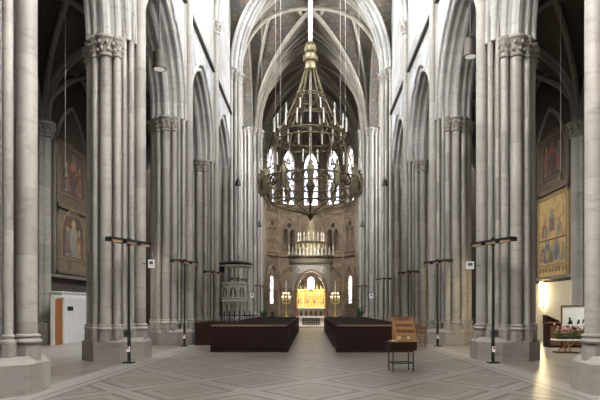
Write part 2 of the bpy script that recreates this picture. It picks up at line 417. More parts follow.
# nave walls with arcade arches and clerestory windows
W_ZB, W_ZS, W_H, W_HW = 20.3, 22.9, 2.4, 1.5
A_HW, A_H = 2.72, 3.55
bays_open = [(PY[i] + (PY + [YW])[i + 1]) / 2 for i in range(4)]
bays_all = [PY[0] - 1.5 * BAY, PY[0] - .5 * BAY] + bays_open
WIN = [0]
for sx, nm in ((-1, 'wall_left'), (1, 'wall_right')):
    Mp = lambda s, z, u, sx=sx: Vector((sx * u, s, z))
    mb = MB()
    ops = [(c, A_HW + .55, ZC, ZC, math.sqrt((arch_R(A_HW, A_H) + .55) ** 2 - (arch_R(A_HW, A_H) - A_HW) ** 2)) for c in [PY[0] - BAY / 2] + bays_open]
    ops += [(c, W_HW, 13.5 if c < 9 else W_ZB, W_ZS, W_H) for c in bays_all]
    wall(mb, Mp, -4.0, YW + .8, ZC, 27.2, ops, WX0, WX1)
    mb.box((sx * 6.4, .2, ZC / 2), (1.5, 8.4, ZC))
    struct(nm, mb, M['stone'])
    for c in bays_all:
        WIN[0] += 1
        ZB = 13.5 if c < 9 else W_ZB  # west bays: sill lowered, out of view, for extra side light
        mb = MB(); mb.prism([(s, z) for s, z in [(-W_HW, ZB), (W_HW, ZB)] + [(s, W_ZS + z) for s, z in arch_pts(W_HW, W_H, 0, 8)[::-1]]], 0, 0.03,
                            lambda a, b, z, c=c, sx=sx: Vector((sx * (6.75 + z), c + a, b)))
        w = struct('window_%d' % WIN[0], mb, M['westbay'] if c < 9 else M['eastbay'] if c > 34 else M['clear'], smooth=False)
        mb = MB()
        for s in (-.48, .48): mb.box((sx * 6.66, c + s, (ZB + W_ZS) / 2 + .3), (.12, .1, W_ZS - ZB + .6))
        for s in (-.96, 0, .96): roll(mb, Mp, c + s, .48, .8, W_ZS - .1, 6.66, 0, .05, 6, 6)
        ring = [(sx * 6.66, c + .5 * math.cos(t * PI / 8), 24.0 + .5 * math.sin(t * PI / 8)) for t in range(16)]
        mb.tube(ring, .05, 6, True)
        f = mb.build('window_tracery', M['lead'], w)
    for i, c in enumerate(bays_open + [PY[0] - BAY / 2]):
        mb = MB(); a, h = A_HW, A_H
        for q in (-1, 1):
            C = 6.4
            prof = [(C + q * .98 * .77, .62), (C + q * .75, .54), (C + q * .62, .40), (C + q * .60, .30), (C + q * .44, .28), (C + q * .40, .16), (C + q * .24, .12), (C, .10)]
            moulding(mb, Mp, c, a, h, ZC, prof)
            for u, d, r in ((.76, .60, .07), (.60, .36, .11), (.34, .20, .10)):
                roll(mb, Mp, c, a, h, ZC, C + q * u, d, r)
        roll(mb, Mp, c, a, h, ZC, 6.4, .10, .16)
        trim(mb, M['stone'], '%s moulded arch of the %s nave arcade' % (ORD[i], 'left' if sx < 0 else 'right'))
    # dark sloping sills under the clerestory between the wall shafts
    ys = [PY[0] - BAY] + PY + [YW]
    for i in range(len(ys) - 1):
        mb = MB()
        y0, y1 = ys[i] + .62, ys[i + 1] - .62
        sec = [(WX0 + .05, 15.2), (WX0 - .16, 15.2), (WX0 - .16, 15.33), (WX0 + .05, 15.55)]
        mb.grid([[Vector((sx * x, y, z)) for x, z in sec] for y in (y0, y1)], closed=True)
        trim(mb, M['darksill'])
        mb = MB()
        for dy in (-1.55, 1.55):
            mb.lathe([(0, 0), (.62, 0), (.62, .03), (.5, .05), (0, .05)], (0, 0, 0), 24)
            bmesh.ops.rotate(mb.bm, verts=mb.bm.verts[-120:], cent=(0, 0, 0), matrix=Matrix.Rotation(-sx * PI / 2, 3, 'Y'))
            bmesh.ops.translate(mb.bm, verts=mb.bm.verts[-120:], vec=(sx * WX0, (y0 + y1) / 2 + dy, 14.15))
        if i: trim(mb, M['bluepaint'])
        else: mb.bm.free()

# aisle outer walls and west wall
for sx, nm in ((-1, 'wall_left'), (1, 'wall_right')):
    Mp = lambda s, z, u, sx=sx: Vector((sx * u, s, z))
    mb = MB(); wall(mb, Mp, -4, YW + .8, 0, 15, [], OX, OX + .6)
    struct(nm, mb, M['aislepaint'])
    mb = MB(); wall(mb, Mp, 25.6, 32.6, 0, 2.95 if sx > 0 else 2.3, [], OX - .12, OX + .02)
    struct('baseboard_' + nm[5:], mb, M['cream'] if sx > 0 else M['partition'])
mb = MB()
wall(mb, lambda s, z, u: Vector((s, u, z)), -13, 13, 0, 27.5, [(0, 3.6, 9.0, 17.5, 6.0)], -4.6, -4.0)
struct('wall_back', mb, M['stone'])
mb = MB(); mb.prism([(-3.6, 9.0), (3.6, 9.0)] + [(s, 17.5 + z) for s, z in arch_pts(3.6, 6, 0, 10)[::-1]], 0, .03, lambda a, b, z: Vector((a, -4.4 - z, b)))
WIN[0] += 1
w = struct('window_%d' % WIN[0], mb, M['westglass'], smooth=False)
mb = MB()
for s in (-1.8, 0, 1.8): mb.box((s, -4.3, 13.6), (.16, .14, 9.4))
mb.tube([(2 * math.cos(t * PI / 10), -4.3, 19.6 + 2 * math.sin(t * PI / 10)) for t in range(20)], .1, 6, True)
mb.build('window_tracery', M['lead'], w)

# ------------------------------------------------------------------ pillars
def capital_mesh(r, z0, z1, c, big=1.0, name='capital', parent=None, mat=None):
    mb = MB(); hgt = z1 - z0; R = r * 1.0
    mb.lathe([(R * 1.05, z0), (R * 1.32, z0 + .02), (R * 1.36, z0 + .06), (R * 1.08, z0 + .09), (R * 1.12, z0 + hgt * .45), (R * 1.5, z0 + hgt * .74), (R * 1.55, z0 + hgt * .78),
              (R * 1.62, z0 + hgt * .8), (R * 1.8, z0 + hgt * .86), (R * 1.8, z1 - .03), (R * 1.7, z1), (R * .6, z1)], c, 12)
    for tier, (fz, fr, k) in enumerate(((.33, 1.28, 7), (.62, 1.5, 8))):
        for i in range(k):
            t = 2 * PI * (i + .5 * tier) / k
            mb.ball((c[0] + R * fr * math.cos(t), c[1] + R * fr * math.sin(t), c[2] + z0 + hgt * fz), R * .42, 1, (.8, .8, 1.05))
    return mb.build(name, mat or M['capital'], parent)

def make_pier(label, loc, rz, crossing=0, group=None):
    """local +x faces the nave"""
    t = thing('clustered_pillar', label, 'pillar', loc, rz, group)
    hi = ZT
    # angle, radius from centre, shaft radius, top, capital?
    S = []
    if crossing == 0:
        S += [(0, .82, .19, hi, 1), (32, .79, .095, hi, 1), (-32, .79, .095, hi, 1), (50, .80, .07, 13.9, 0), (-50, .80, .07, 13.9, 0)]
        for q in (1, -1):
            S += [(q * 90, .80, .185, ZC, 1), (q * 66, .84, .115, ZC, 1), (q * 115, .82, .11, ZC, 1)]
        S += [(180, .76, .16, ZC, 1), (150, .76, .10, ZC, 1), (-150, .76, .10, ZC, 1), (133, .76, .06, ZC, 0), (-133, .76, .06, ZC, 0)]
        core, coretop = .44, ZC
    else:
        S += [(0, .85, .22, hi, 1), (24, .95, .13, hi, 1), (-24, .95, .13, hi, 1), (43, .93, .13, hi, 1), (-43, .93, .13, hi, 1)]
        for q in (1, -1):
            S += [(q * 64, .92, .14, hi, 1), (q * 90, .86, .2, hi, 1), (q * 116, .9, .13, hi, 1), (q * 150, .88, .13, hi, 1)]
        S += [(180, .86, .2, hi, 1)]
        core, coretop = .82, hi
    P = [(math.radians(a), d, r, top, cap) for a, d, r, top, cap in S]
    oc = [(math.cos(PI / 8 + k * PI / 4), math.sin(PI / 8 + k * PI / 4)) for k in range(8)]
    mb = MB(); ap = 1.0 / math.cos(PI / 8)
    mb.lathe([(ap, 0), (ap, .58), (ap - .14, .72), (.2, .72)], (.09, 0, 0), 8, PI / 8)
    for a, d, r, top, cap in P:
        if r < .09: continue
        kq = 1.32 if r > .15 else 1.7
        mb.lathe([(r * kq, .6), (r * kq, .82), (r * (kq - .08), .90), (r * (kq - .08), .97), (r, .97)], (d * math.cos(a), d * math.sin(a), 0), 8, a + PI / 8)
    mb.lathe([(.66, .6), (.66, .90), (core, .99)], (0, 0, 0), 8, PI / 8)
    mb.build('plinth', M['plinth'], t)
    mb = MB()
    for a, d, r, top, cap in P:
        k = 1.4 if r > .15 else 1.6 if r > .09 else 1.3
        mb.lathe([(r * k, .965), (r * k * 1.06, 1.0), (r * k, 1.035), (r * 1.25, 1.05), (r * 1.22, 1.08), (r * 1.35, 1.10), (r * 1.3, 1.13), (r, 1.15)], (d * math.cos(a), d * math.sin(a), 0), 14)
    mb.lathe([(core + .06, .96), (core + .06, 1.05), (core, 1.1)], (0, 0, 0), 8, PI / 8)
    mb.build('base_moulding', M['pier'], t)
    mb = MB(); mb.lathe([(core, .9), (core, coretop)], (0, 0, 0), 8, PI / 8)
    if crossing == 0:
        mb.box((.70, 0, (ZC + hi) / 2), (.14, 1.0, hi - ZC)); 
    mb.build('core', M['pier'], t)
    for a, d, r, top, cap in P:
        x, y = d * math.cos(a), d * math.sin(a)
        ch = .66 if top == ZC else .75
        mb = MB(); mb.cyl((x, y, 1.12), (x, y, top - (ch if cap else 0)), r, 14)
        mb.build('shaft', M['pier'], t)
        if cap: capital_mesh(r, top - ch, top, (x, y, 0), parent=t, mat=M['capital'] if top == ZC else M['pier'])
    return t
pl = ['clustered stone pillar nearest the viewer on the left, cut by the photo edge', 'clustered stone pillar behind the tallest left lamp stand, whole in view', 'clustered stone pillar left of the dark short side pew', 'clustered stone pillar just left of the carved pulpit']
pr = ['clustered stone pillar nearest the viewer on the right, cut by the photo edge', 'clustered stone pillar behind the tallest right lamp stand, left of the painted wall', 'clustered stone pillar behind the leaflet rack and wooden chair', 'clustered stone pillar on the right, fourth from the viewer beside the pews']
p0 = make_pier(pl[0], (-6.4, PY[0], 0), 0, 0, 'nave arcade pillars')
for i in range(4):
    if i: dup(p0, (-6.4, PY[i], 0), 0, pl[i])
    dup(p0, (6.4, PY[i], 0), PI, pr[i])
c0 = make_pier('bundled stone crossing pillar behind the pulpit, carrying the near white vault arch on the left', (-6.02, YW, 0), 0, 1, 'crossing pillars')
dup(c0, (6.02, YW, 0), PI, 'bundled stone crossing pillar carrying the near white vault arch on the right')
dup(c0, (-5.62, YE, 0), 0, 'bundled stone crossing pillar at the left edge of the chancel')
dup(c0, (5.62, YE, 0), PI, 'bundled stone crossing pillar at the right edge of the chancel')
# responds on the aisle walls
for sx in (-1, 1):
    for y in (PY[1], PY[2], PY[3]):
        mb = MB()
        for dx, dy, r in ((0, 0, .27), (.08, .33, .15), (.08, -.33, .15)):
            mb.lathe([(r * 1.7, 0), (r * 1.7, .8), (r * 1.2, 1.0), (r * 1.35, 1.05), (r, 1.12), (r, 9.4)], (sx * (OX - .05 + dx), y + dy, 0), 12)
        o = trim(mb, M['pier'])
        for dx, dy, r in ((0, 0, .27), (.08, .33, .15), (.08, -.33, .15)):
            capital_mesh(r, 9.4, ZC, (sx * (OX - .05 + dx), y + dy, 0), parent=o)

# ------------------------------------------------------------------ vaults
def ridge_rib(mb, pts, r=.13):
    mb.tube(pts, r, 8, caps=False)
def groin(x0, x1, y0, y1, zs, h, mat, n=28):
    cx, cy, a, b = (x0 + x1) / 2, (y0 + y1) / 2, (x1 - x0) / 2, (y1 - y0) / 2
    def f(x, y):
        fx = arch_z(x - cx, a, h) if h >= a else h * math.sqrt(max(0, 1 - ((x - cx) / a) ** 2))
        fy = arch_z(y - cy, b, h) if h >= b else h * math.sqrt(max(0, 1 - ((y - cy) / b) ** 2))
        return zs + max(fx, fy)
    mb = MB(); mb.grid([[Vector((x0 + (x1 - x0) * i / n, y0 + (y1 - y0) * j / n, f(x0 + (x1 - x0) * i / n, y0 + (y1 - y0) * j / n))) for i in range(n + 1)] for j in range(n + 1)])
    struct('ceiling', mb, mat)
    return f
def rib_on(mb, f, p, q, n=22, r=.13, drop=.05):
    pts = []
    for i in range(n + 1):
        t = i / n; t = .5 - .5 * math.cos(PI * t) if False else t
        x = p[0] + (q[0] - p[0]) * t; y = p[1] + (q[1] - p[1]) * t
        pts.append(Vector((x, y, f(x, y) - drop)))
    ridge_rib(mb, pts, r)
def diag(mb, x0, x1, y0, y1, zs, h, r, n=40):
    # diagonal rib as its own pointed curve at denser sampling near the springers
    cx, cy, a = (x0 + x1) / 2, (y0 + y1) / 2, (x1 - x0) / 2
    for q in (1, -1):
        pts = []
        for i in range(n + 1):
            s = -math.cos(PI * i / n)
            z = arch_z(s * a, a, h) if h >= a else h * math.sqrt(max(0, 1 - s * s))
            pts.append(Vector((cx + s * a, cy + q * s * (y1 - y0) / 2, zs + z - .04)))
        ridge_rib(mb, pts, r)
def cross_arch(mb, y, a, zs, h, orders, c=0, plane='x'):
    Mp = (lambda s, z, u: Vector((s, y + u, z))) if plane == 'x' else (lambda s, z, u: Vector((y + u, s, z)))
    for u, d, r in orders: roll(mb, Mp, c, a, h, zs, u, d, r, 18)
NA = 5.0; NH = APEX - ZT - .1
# nave vault bays
ys = [PY[0] - 2 * BAY - .4, PY[0] - BAY] + PY + [YW]
for i in range(len(ys) - 1):
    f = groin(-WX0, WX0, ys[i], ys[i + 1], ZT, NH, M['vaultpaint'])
    mb = MB(); diag(mb, -WX0, WX0, ys[i], ys[i + 1], ZT, NH, .14)
    cross_arch(mb, ys[i + 1] if i < 5 else YW - .9, WX0 - .35, ZT, NH - .3, ((-.22, .25, .12), (.22, .25, .12), (0, .08, .16)))
    trim(mb, M['stone'])
# crossing
XH = 5.35
def big_arch(y, a, mat, facing):
    """arch wall and orders across the nave at y"""
    h = NH; Mp = lambda s, z, u: Vector((s, y + u, z))
    mb = MB()
    hh = math.sqrt((arch_R(a, h) + .45) ** 2 - (arch_R(a, h) - a) ** 2)
    wall(mb, Mp, -7.2, 7.2, ZT, 28.0, [(0, a + .45, ZT, ZT, hh)], -.7, .7, 20)
    struct('wall_front', mb, M['choirpaint'] if facing else M['vaultpaint'])
    mb = MB()
    for q in (-1, 1):
        moulding(mb, Mp, 0, a, h, ZT, [(q * .78, .5), (q * .6, .42), (q * .56, .26), (q * .36, .24), (q * .3, .1), (0, .08)], 20)
        for u, d, r in ((.76, .48, .1), (.56, .34, .13), (.32, .17, .12)): roll(mb, Mp, 0, a, h, ZT, q * u, d, r, 20)
    roll(mb, Mp, 0, a, h, ZT, 0, .08, .17, 20)
    return trim(mb, mat)
big_arch(YW, 4.98, M['stone'], 0)
big_arch(YE, 4.75, M['rib'], 1)
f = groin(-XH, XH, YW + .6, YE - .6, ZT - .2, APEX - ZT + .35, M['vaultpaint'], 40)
mb = MB(); cx, cy = 0, (YW + YE) / 2
ylo, yhi = YW + .7, YE - .7
diag(mb, -XH + .1, XH - .1, ylo, yhi, ZT - .2, APEX - ZT + .2, .17)
for qx in (-1, 1):
    for qy in (-1, 1):
        cxn, cyn = qx * (XH - .1), (yhi if qy > 0 else ylo)
        # tiercerons from each corner to the ridges
        for ex, ey in ((0, cy + qy * 3.4), (qx * 3.2, cy), (qx * 1.2, cy + qy * 2.1) if False else (0, cy + qy * 4.6)):
            pts = []
            for i in range(31):
                t = 1 - math.cos(PI / 2 * i / 30); t = 1 - (1 - t) if False else t
                x = cxn + (ex - cxn) * t; y = cyn + (ey - cyn) * t
                zt = math.sqrt(max(0, 1 - (1 - t) ** 2.0))
                pts.append(Vector((x, y, min(f(x, y), ZT - .2 + (APEX - ZT + .2) * zt ** .85) - .05)))
            ridge_rib(mb, pts, .13)
rib_on(mb, f, (0, ylo), (0, cy - .8), r=.12); rib_on(mb, f, (0, cy + .8), (0, yhi), r=.12)
rib_on(mb, f, (-XH, cy), (-.8, cy), r=.12); rib_on(mb, f, (.8, cy), (XH, cy), r=.12)
mb.tube([(.95 * math.cos(t * PI / 12), cy + .95 * math.sin(t * PI / 12), APEX - .12) for t in range(24)], .17, 8, True)
mb.tube([(.62 * math.cos(t * PI / 12), cy + .62 * math.sin(t * PI / 12), APEX - .02) for t in range(24)], .07, 8, True)
for k in range(8): mb.tube([((.62 + .3 * q) * math.cos(k * PI / 4), cy + (.62 + .3 * q) * math.sin(k * PI / 4), APEX - .05) for q in (0, 1)], .05, 6)
trim(mb, M['rib'])
mb = MB(); mb.lathe([(.9, APEX + .12), (.9, APEX + .02), (.3, APEX + .02), (.02, APEX + .02)], (0, cy, 0), 24); trim(mb, M['paintdark'])
# side arches of the crossing and transept arms
for sx in (-1, 1):
    Mp = lambda s, z, u, sx=sx: Vector((sx * u, s, z))
    mb = MB(); wall(mb, Mp, YW - .2, YE + .2, ZT, 28, [(cy, 5.2, ZT, ZT, 7.6)], 5.5, 7.0, 18)
    struct('wall_left' if sx < 0 else 'wall_right', mb, M['vaultpaint'])
    mb = MB()
    for u, d, r in ((5.5, .35, .12), (5.7, .15, .14), (6.3, .05, .17)): roll(mb, Mp, cy, 5.2, 7.6, ZT, u, d, r, 18)
    trim(mb, M['rib'])
    mb = MB(); wall(mb, Mp, YW - .8, YE + .8, 0, 28, [(cy, 2.6, 16, 19, 4.5)], 17, 17.6)
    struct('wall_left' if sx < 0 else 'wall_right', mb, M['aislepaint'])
    mb = MB(); mb.prism([(-2.6, 16), (2.6, 16)] + [(s, 19 + z) for s, z in arch_pts(2.6, 4.5, 0, 10)[::-1]], 0, .03, lambda a, b, z, sx=sx: Vector((sx * (17.4 + z), cy + a, b)))
    WIN[0] += 1; w = struct('window_%d' % WIN[0], mb, M['transeptglass'], smooth=False)
    mb = MB()
    for s in (-1.3, 0, 1.3): mb.box((sx * 17.3, cy + s, 18.5), (.14, .14, 5.4))
    mb.build('window_tracery', M['lead'], w)
    mb = MB(); wall(mb, lambda s, z, u, sx=sx: Vector((sx * s, YE + u, z)), 6.3, 17.6, 0, 28, [], 0, .6); struct('wall_front', mb, M['aislepaint'])
    mb = MB(); wall(mb, lambda s, z, u, sx=sx: Vector((sx * s, YW + u, z)), 7.1, 17.6, 13.4, 28, [], -.3, .3); wall(mb, lambda s, z, u, sx=sx: Vector((sx * s, YW + u, z)), 12.2, 17.6, 0, 13.4, [], -.3, .3)
    struct('wall_back', mb, M['stone'])
mb = MB(); mb.box((0, 30, 28.2), (36, 70, .3)); struct('ceiling', mb, M['stone'])
# aisle vaults
for sx in (-1, 1):
    yy = [PY[0] - BAY] + PY + [YW]
    for i in range(len(yy) - 1):
        xa, xb = sorted((sx * (WX1 - .3), sx * OX))
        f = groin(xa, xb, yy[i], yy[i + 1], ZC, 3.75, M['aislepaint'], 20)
        mb = MB(); diag(mb, xa, xb, yy[i], yy[i + 1], ZC, 3.7, .13, 24)
        cross_arch(mb, yy[i + 1], (xb - xa) / 2 - .1, ZC, 3.55, ((-.16, .12, .1), (.16, .12, .1), (0, .02, .13)), (xa + xb) / 2)
        Mp = lambda s, z, u, sx=sx: Vector((sx * u, s, z))
        roll(mb, Mp, (yy[i] + yy[i + 1]) / 2, BAY / 2 - .4, 3.7, ZC, OX - .03, 0, .12)
        trim(mb, M['darkstone'])
        # blind wall arch around the fresco
        mb = MB(); roll(mb, Mp, (yy[i] + yy[i + 1]) / 2 - .6, 2.0, 3.2, 8.6, OX, 0, .1)
        for e in (-2, 2): mb.cyl((sx * OX, (yy[i] + yy[i + 1]) / 2 - .6 + e, 3.3), (sx * OX, (yy[i] + yy[i + 1]) / 2 - .6 + e, 8.6), .1, 10)
        if 1 < i < 4: trim(mb, M['darkstone'])
        else: mb.bm.free()

# ------------------------------------------------------------------ choir and apse
CH = 5.16
for sx in (-1, 1):
    Mp = lambda s, z, u, sx=sx: Vector((sx * u, s, z))
    mb = MB(); wall(mb, Mp, YE + .4, 63.6, 0, 28, [(57.4, 1.2, 8.4, 11.2, 1.1), (57.4, 1.5, 14.2, 19, 2.6), (57.4, 1.5, 0, 4.2, 2.0)], CH + .1, CH + .8)
    wall(mb, Mp, YE + .4, 63.6, 0, 28, [], CH + 1.3, CH + 1.4)
    struct('wall_left' if sx < 0 else 'wall_right', mb, M['apse'])
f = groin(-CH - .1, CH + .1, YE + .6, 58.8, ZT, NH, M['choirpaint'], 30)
mb = MB(); diag(mb, -CH, CH, YE + .7, 58.8, ZT, NH, .15)
cross_arch(mb, 58.8, 4.95, ZT - .3, NH + .1, ((-.3, .3, .12), (.3, .3, .12), (-.16, .1, .13), (.16, .1, .13), (0, 0, .15)))
trim(mb, M['rib'])
f = groin(-CH - .1, CH + .1, 58.8, YA, ZT, NH, M['choirpaint'], 24)
mb = MB(); cross_arch(mb, YA, 4.9, ZT - .4, NH, ((-.3, .25, .13), (.3, .25, .13), (-.12, .05, .13), (.12, .05, .13)))
trim(mb, M['rib'])
for sx in (-1, 1):
    for y in (58.8, YA):
        mb = MB()
        for dy, dx, r in ((0, 0, .18), (-.27, .1, .12), (.27, .1, .12)):
            mb.lathe([(r * 1.8, 0), (r * 1.8, .9), (r * 1.2, 1.1), (r, 1.2), (r, ZT - 1.1)], (sx * (CH + dx), y + dy, 0), 12)
        o = trim(mb, M['rib'])
        for dy, dx, r in ((0, 0, .18), (-.27, .1, .12), (.27, .1, .12)): capital_mesh(r, ZT - 1.1, ZT - .4, (sx * (CH + dx), y + dy, 0), parent=o, mat=M['rib'])
AR, AC = 5.2, 62.0
AW = AR * math.tan(PI / 12)
def facet(phi):
    c = Vector((AR * math.sin(phi), AC + AR * math.cos(phi), 0)); tn = Vector((math.cos(phi), -math.sin(phi), 0)); nr = Vector((math.sin(phi), math.cos(phi), 0))
    return lambda s, z, u: c + tn * s + nr * u + Vector((0, 0, z))
for kf in (0, 1, -1, 2, -2):
    phi = kf * PI / 6; Mp = facet(phi)
    W = (0, .78, 14.0, 18.6, 1.75)
    T = [(-.43, .36, 8.4, 10.5, .62), (.43, .36, 8.4, 10.5, .62)]
    L = [(0, .34, 2.2, 4.9, .5)] if abs(kf) == 2 else [(0, .42, 2.2, 4.9, .5)] if kf == 0 else []
    mb = MB(); wall(mb, Mp, -AW - .1, AW + .1, 0, 23.5, [W] + T + L, 0, .55, 10)
    # passage wall behind the twin lights; the roundel only gets a dark disc
    wall(mb, Mp, -AW - .6, AW + .6, 7.2, 13.2, [], 2.3, 2.4, 4)
    struct('wall_front', mb, M['apse'])
    # tall window: pane, tracery
    WIN[0] += 1
    mb = MB(); mb.prism([(-.78, 14), (.78, 14)] + [(s, 18.6 + z) for s, z in arch_pts(.78, 1.75, 0, 8)[::-1]], .34, .37, lambda a, b, z, Mp=Mp: Mp(a, b, z))
    w = struct('window_%d' % WIN[0], mb, M['stained'], smooth=False)
    mb = MB()
    mb.tube([Mp(0, 14, .25), Mp(0, 18.2, .25)], .06, 6)
    for z in (14.75, 15.5, 16.3, 17.1, 17.9): mb.tube([Mp(-.78, z, .27), Mp(.78, z, .27)], .035, 6)
    for s in (-.39, .39): mb.tube([Mp(s, 14, .27), Mp(s, 18.3, .27)], .022, 6); roll(mb, Mp, s, .39, .6, 17.9, .25, 0, .05, 6, 6)
    mb.tube([Mp(.34 * math.cos(t * PI / 8), 19.1 + .34 * math.sin(t * PI / 8), .25) for t in range(16)], .055, 6, True)
    for t in range(6):
        a = t * PI / 3
        mb.tube([Mp(0, 19.1, .25), Mp(.34 * math.cos(a), 19.1 + .34 * math.sin(a), .25)], .03, 5)
    mb.build('window_tracery', M['lead'], w)
    if L:
        WIN[0] += 1
        mb = MB(); hw = L[0][1]; ud = .1 if abs(kf) == 2 else .34
        mb.prism([(-hw, 2.2), (hw, 2.2)] + [(s, 4.9 + z) for s, z in arch_pts(hw, .5, 0, 6)[::-1]], ud, ud + .03, lambda a, b, z, Mp=Mp: Mp(a, b, z))
        w = struct('window_%d' % WIN[0], mb, M['stained'], smooth=False)
        mb = MB(); mb.tube([Mp(0, 2.2, ud - .04), Mp(0, 5.2, ud - .04)], .02 if hw < .4 else .045, 6)
        for z in (2.9, 3.6, 4.3): mb.tube([Mp(-hw, z, ud - .04), Mp(hw, z, ud - .04)], .02, 6)
        mb.build('window_tracery', M['lead'], w)
    # arch mouldings, ledges, colonnettes
    mb = MB()
    roll(mb, Mp, 0, .92, 2.0, 18.5, -.02, 0, .1, 10); roll(mb, Mp, 0, 1.2, 2.7, 18.4, -.06, 0, .13, 10)
    for s in (-.92, .92): mb.tube([Mp(s, 13.9, -.02), Mp(s, 18.5, -.02)], .09, 8)
    for s in (-1.2, 1.2): mb.tube([Mp(s, 7.7, -.06), Mp(s, 18.4, -.06)], .11, 8)
    roll(mb, Mp, 0, .98, 1.75, 10.5, -.03, 0, .1, 10)
    for s in (-.98, 0, .98): mb.tube([Mp(s, 8.3, -.03), Mp(s, 10.5, -.03)], .07, 8)
    for s in (-.43, .43): roll(mb, Mp, s, .4, .66, 10.45, -.03, 0, .06, 8)
    mb.tube([Mp(.36 * math.cos(t * PI / 8), 11.45 + .36 * math.sin(t * PI / 8), -.02) for t in range(16)], .07, 6, True)
    for z, e in ((13.6, .22), (7.7, .28), (12.9, .1), (8.15, .12)):
        mb.grid([[Mp(s, z + b, a) for a, b in ((.02, -.12), (-e, -.04), (-e, .08), (.02, .14))] for s in (-AW, AW)], closed=True)
    for i in range(7):   # pierced parapet
        s = -AW + .2 + i * (2 * AW - .4) / 6
        mb.tube([Mp(s, 12.95, -.08), Mp(s, 13.5, -.08)], .05, 6)
    # blind arch below the gallery
    roll(mb, Mp, 0, 1.05, 1.7, 4.9, -.08, 0, .13, 10); roll(mb, Mp, 0, .8, 1.4, 4.9, -.03, 0, .09, 10)
    for s in (-1.05, 1.05): mb.tube([Mp(s, 0, -.08), Mp(s, 4.9, -.08)], .11, 8)
    trim(mb, M['apse'])
    # flat disc, the passage's darkness behind the gallery roundel put into its colour
    mb = MB(); mb.prism([(.33 * math.cos(t * PI / 10), 11.45 + .33 * math.sin(t * PI / 10)) for t in range(20)], -.012, .0, lambda a, b, z, Mp=Mp: Mp(a, b, z))
    trim(mb, M['lead'])
    # corner shaft
    for q in ((1,) if kf > 0 else (-1,) if kf < 0 else (1, -1)):
        mb = MB(); p = Mp(q * AW, 0, -.08)
        mb.lathe([(.3, 0), (.3, .8), (.2, 1.0), (.15, 1.1), (.15, 17.4), (.24, 17.9), (.27, 18.05), (.27, 18.15)], p, 12)
        mb.lathe([(.15, 6.5), (.22, 6.7), (.22, 7.3), (.12, 8.0)], p, 8)
        trim(mb, M['apse'])
    # vault web and rib
    rows = []
    for j in range(17):
        t = j / 16; row = []
        for i in range(17):
            s = -1 + 2 * i / 16
            e = Mp(s * AW, 0, 0); xy = e * (1 - t) + Vector((0, AC - .3, 0)) * t
            rib = 8.2 * math.sqrt(max(0, 1 - (1 - t) ** 2)); wa = arch_z(s * AW * 1.0, AW, 4.2) + 4.0 * t
            row.append(Vector((xy.x, xy.y, 18.1 + max(rib, min(wa, 8.2)))))
        rows.append(row)
    mb = MB(); mb.grid(rows); struct('ceiling', mb, M['choirpaint'])
    mb = MB()
    for q in (-1, 1):
        e = Mp(q * AW, 0, -.05)
        ridge_rib(mb, [Vector((e.x * (1 - t), e.y * (1 - t) + (AC - .3) * t, 18.05 + 8.2 * math.sqrt(max(0, 1 - (1 - t) ** 2)))) for t in [1 - math.cos(PI / 2 * i / 20) for i in range(21)]], .13)
    trim(mb, M['rib'])

# chancel floor, raised
mb = MB()
mb.box((0, 58.4, .35), (10.2, 8.8, .7)); mb.box((0, 53.8, .26), (10.0, .5, .52)); mb.box((0, 53.4, .17), (10.0, .5, .34)); mb.box((0, 53.0, .085), (9.0, .5, .17)); mb.lathe([(5.0, 0), (5.0, .7), (.1, .7)], (0, AC, 0), 24)
struct('floor', mb, M['floor'])
mb = MB(); mb.box((0, 48.9, .012), (3.2, 6.0, .02)); tag(mb.build('carpet', M['carpet']), 'brown carpet in front of the white altar table', 'carpet')

# ------------------------------------------------------------------ altars
t = thing('altar_table', 'low white stone altar table with dark grille centre, before the chancel steps', 'altar', (0, 50.2, 0.024))
mb = MB(); mb.box((0, 0, .06), (2.7, 1.2, .12)); mb.build('plinth', M['marble'], t)
mb = MB(); mb.box((0, 0, .80), (2.6, 1.15, .12)); mb.build('table_slab', M['marble'], t, bevel=.015)
for s in (-1, 1):
    mb = MB(); mb.box((s * 1.02, 0, .43), (.42, .95, .62)); mb.build('side_block', M['marble'], t)
mb = MB()
mb.box((0, -.40, .43), (1.62, .04, .62)); mb.build('grille_back', M['black'], t)
mb = MB()
for i in range(10): mb.box((-.74 + i * .1644, -.44, .43), (.03, .04, .62))
for z in (.28, .43, .58): mb.box((0, -.44, z), (1.62, .03, .022))
mb.build('grille', M['canopystone'], t)
for s in (-.85, -.2, .5, .95):
    pass

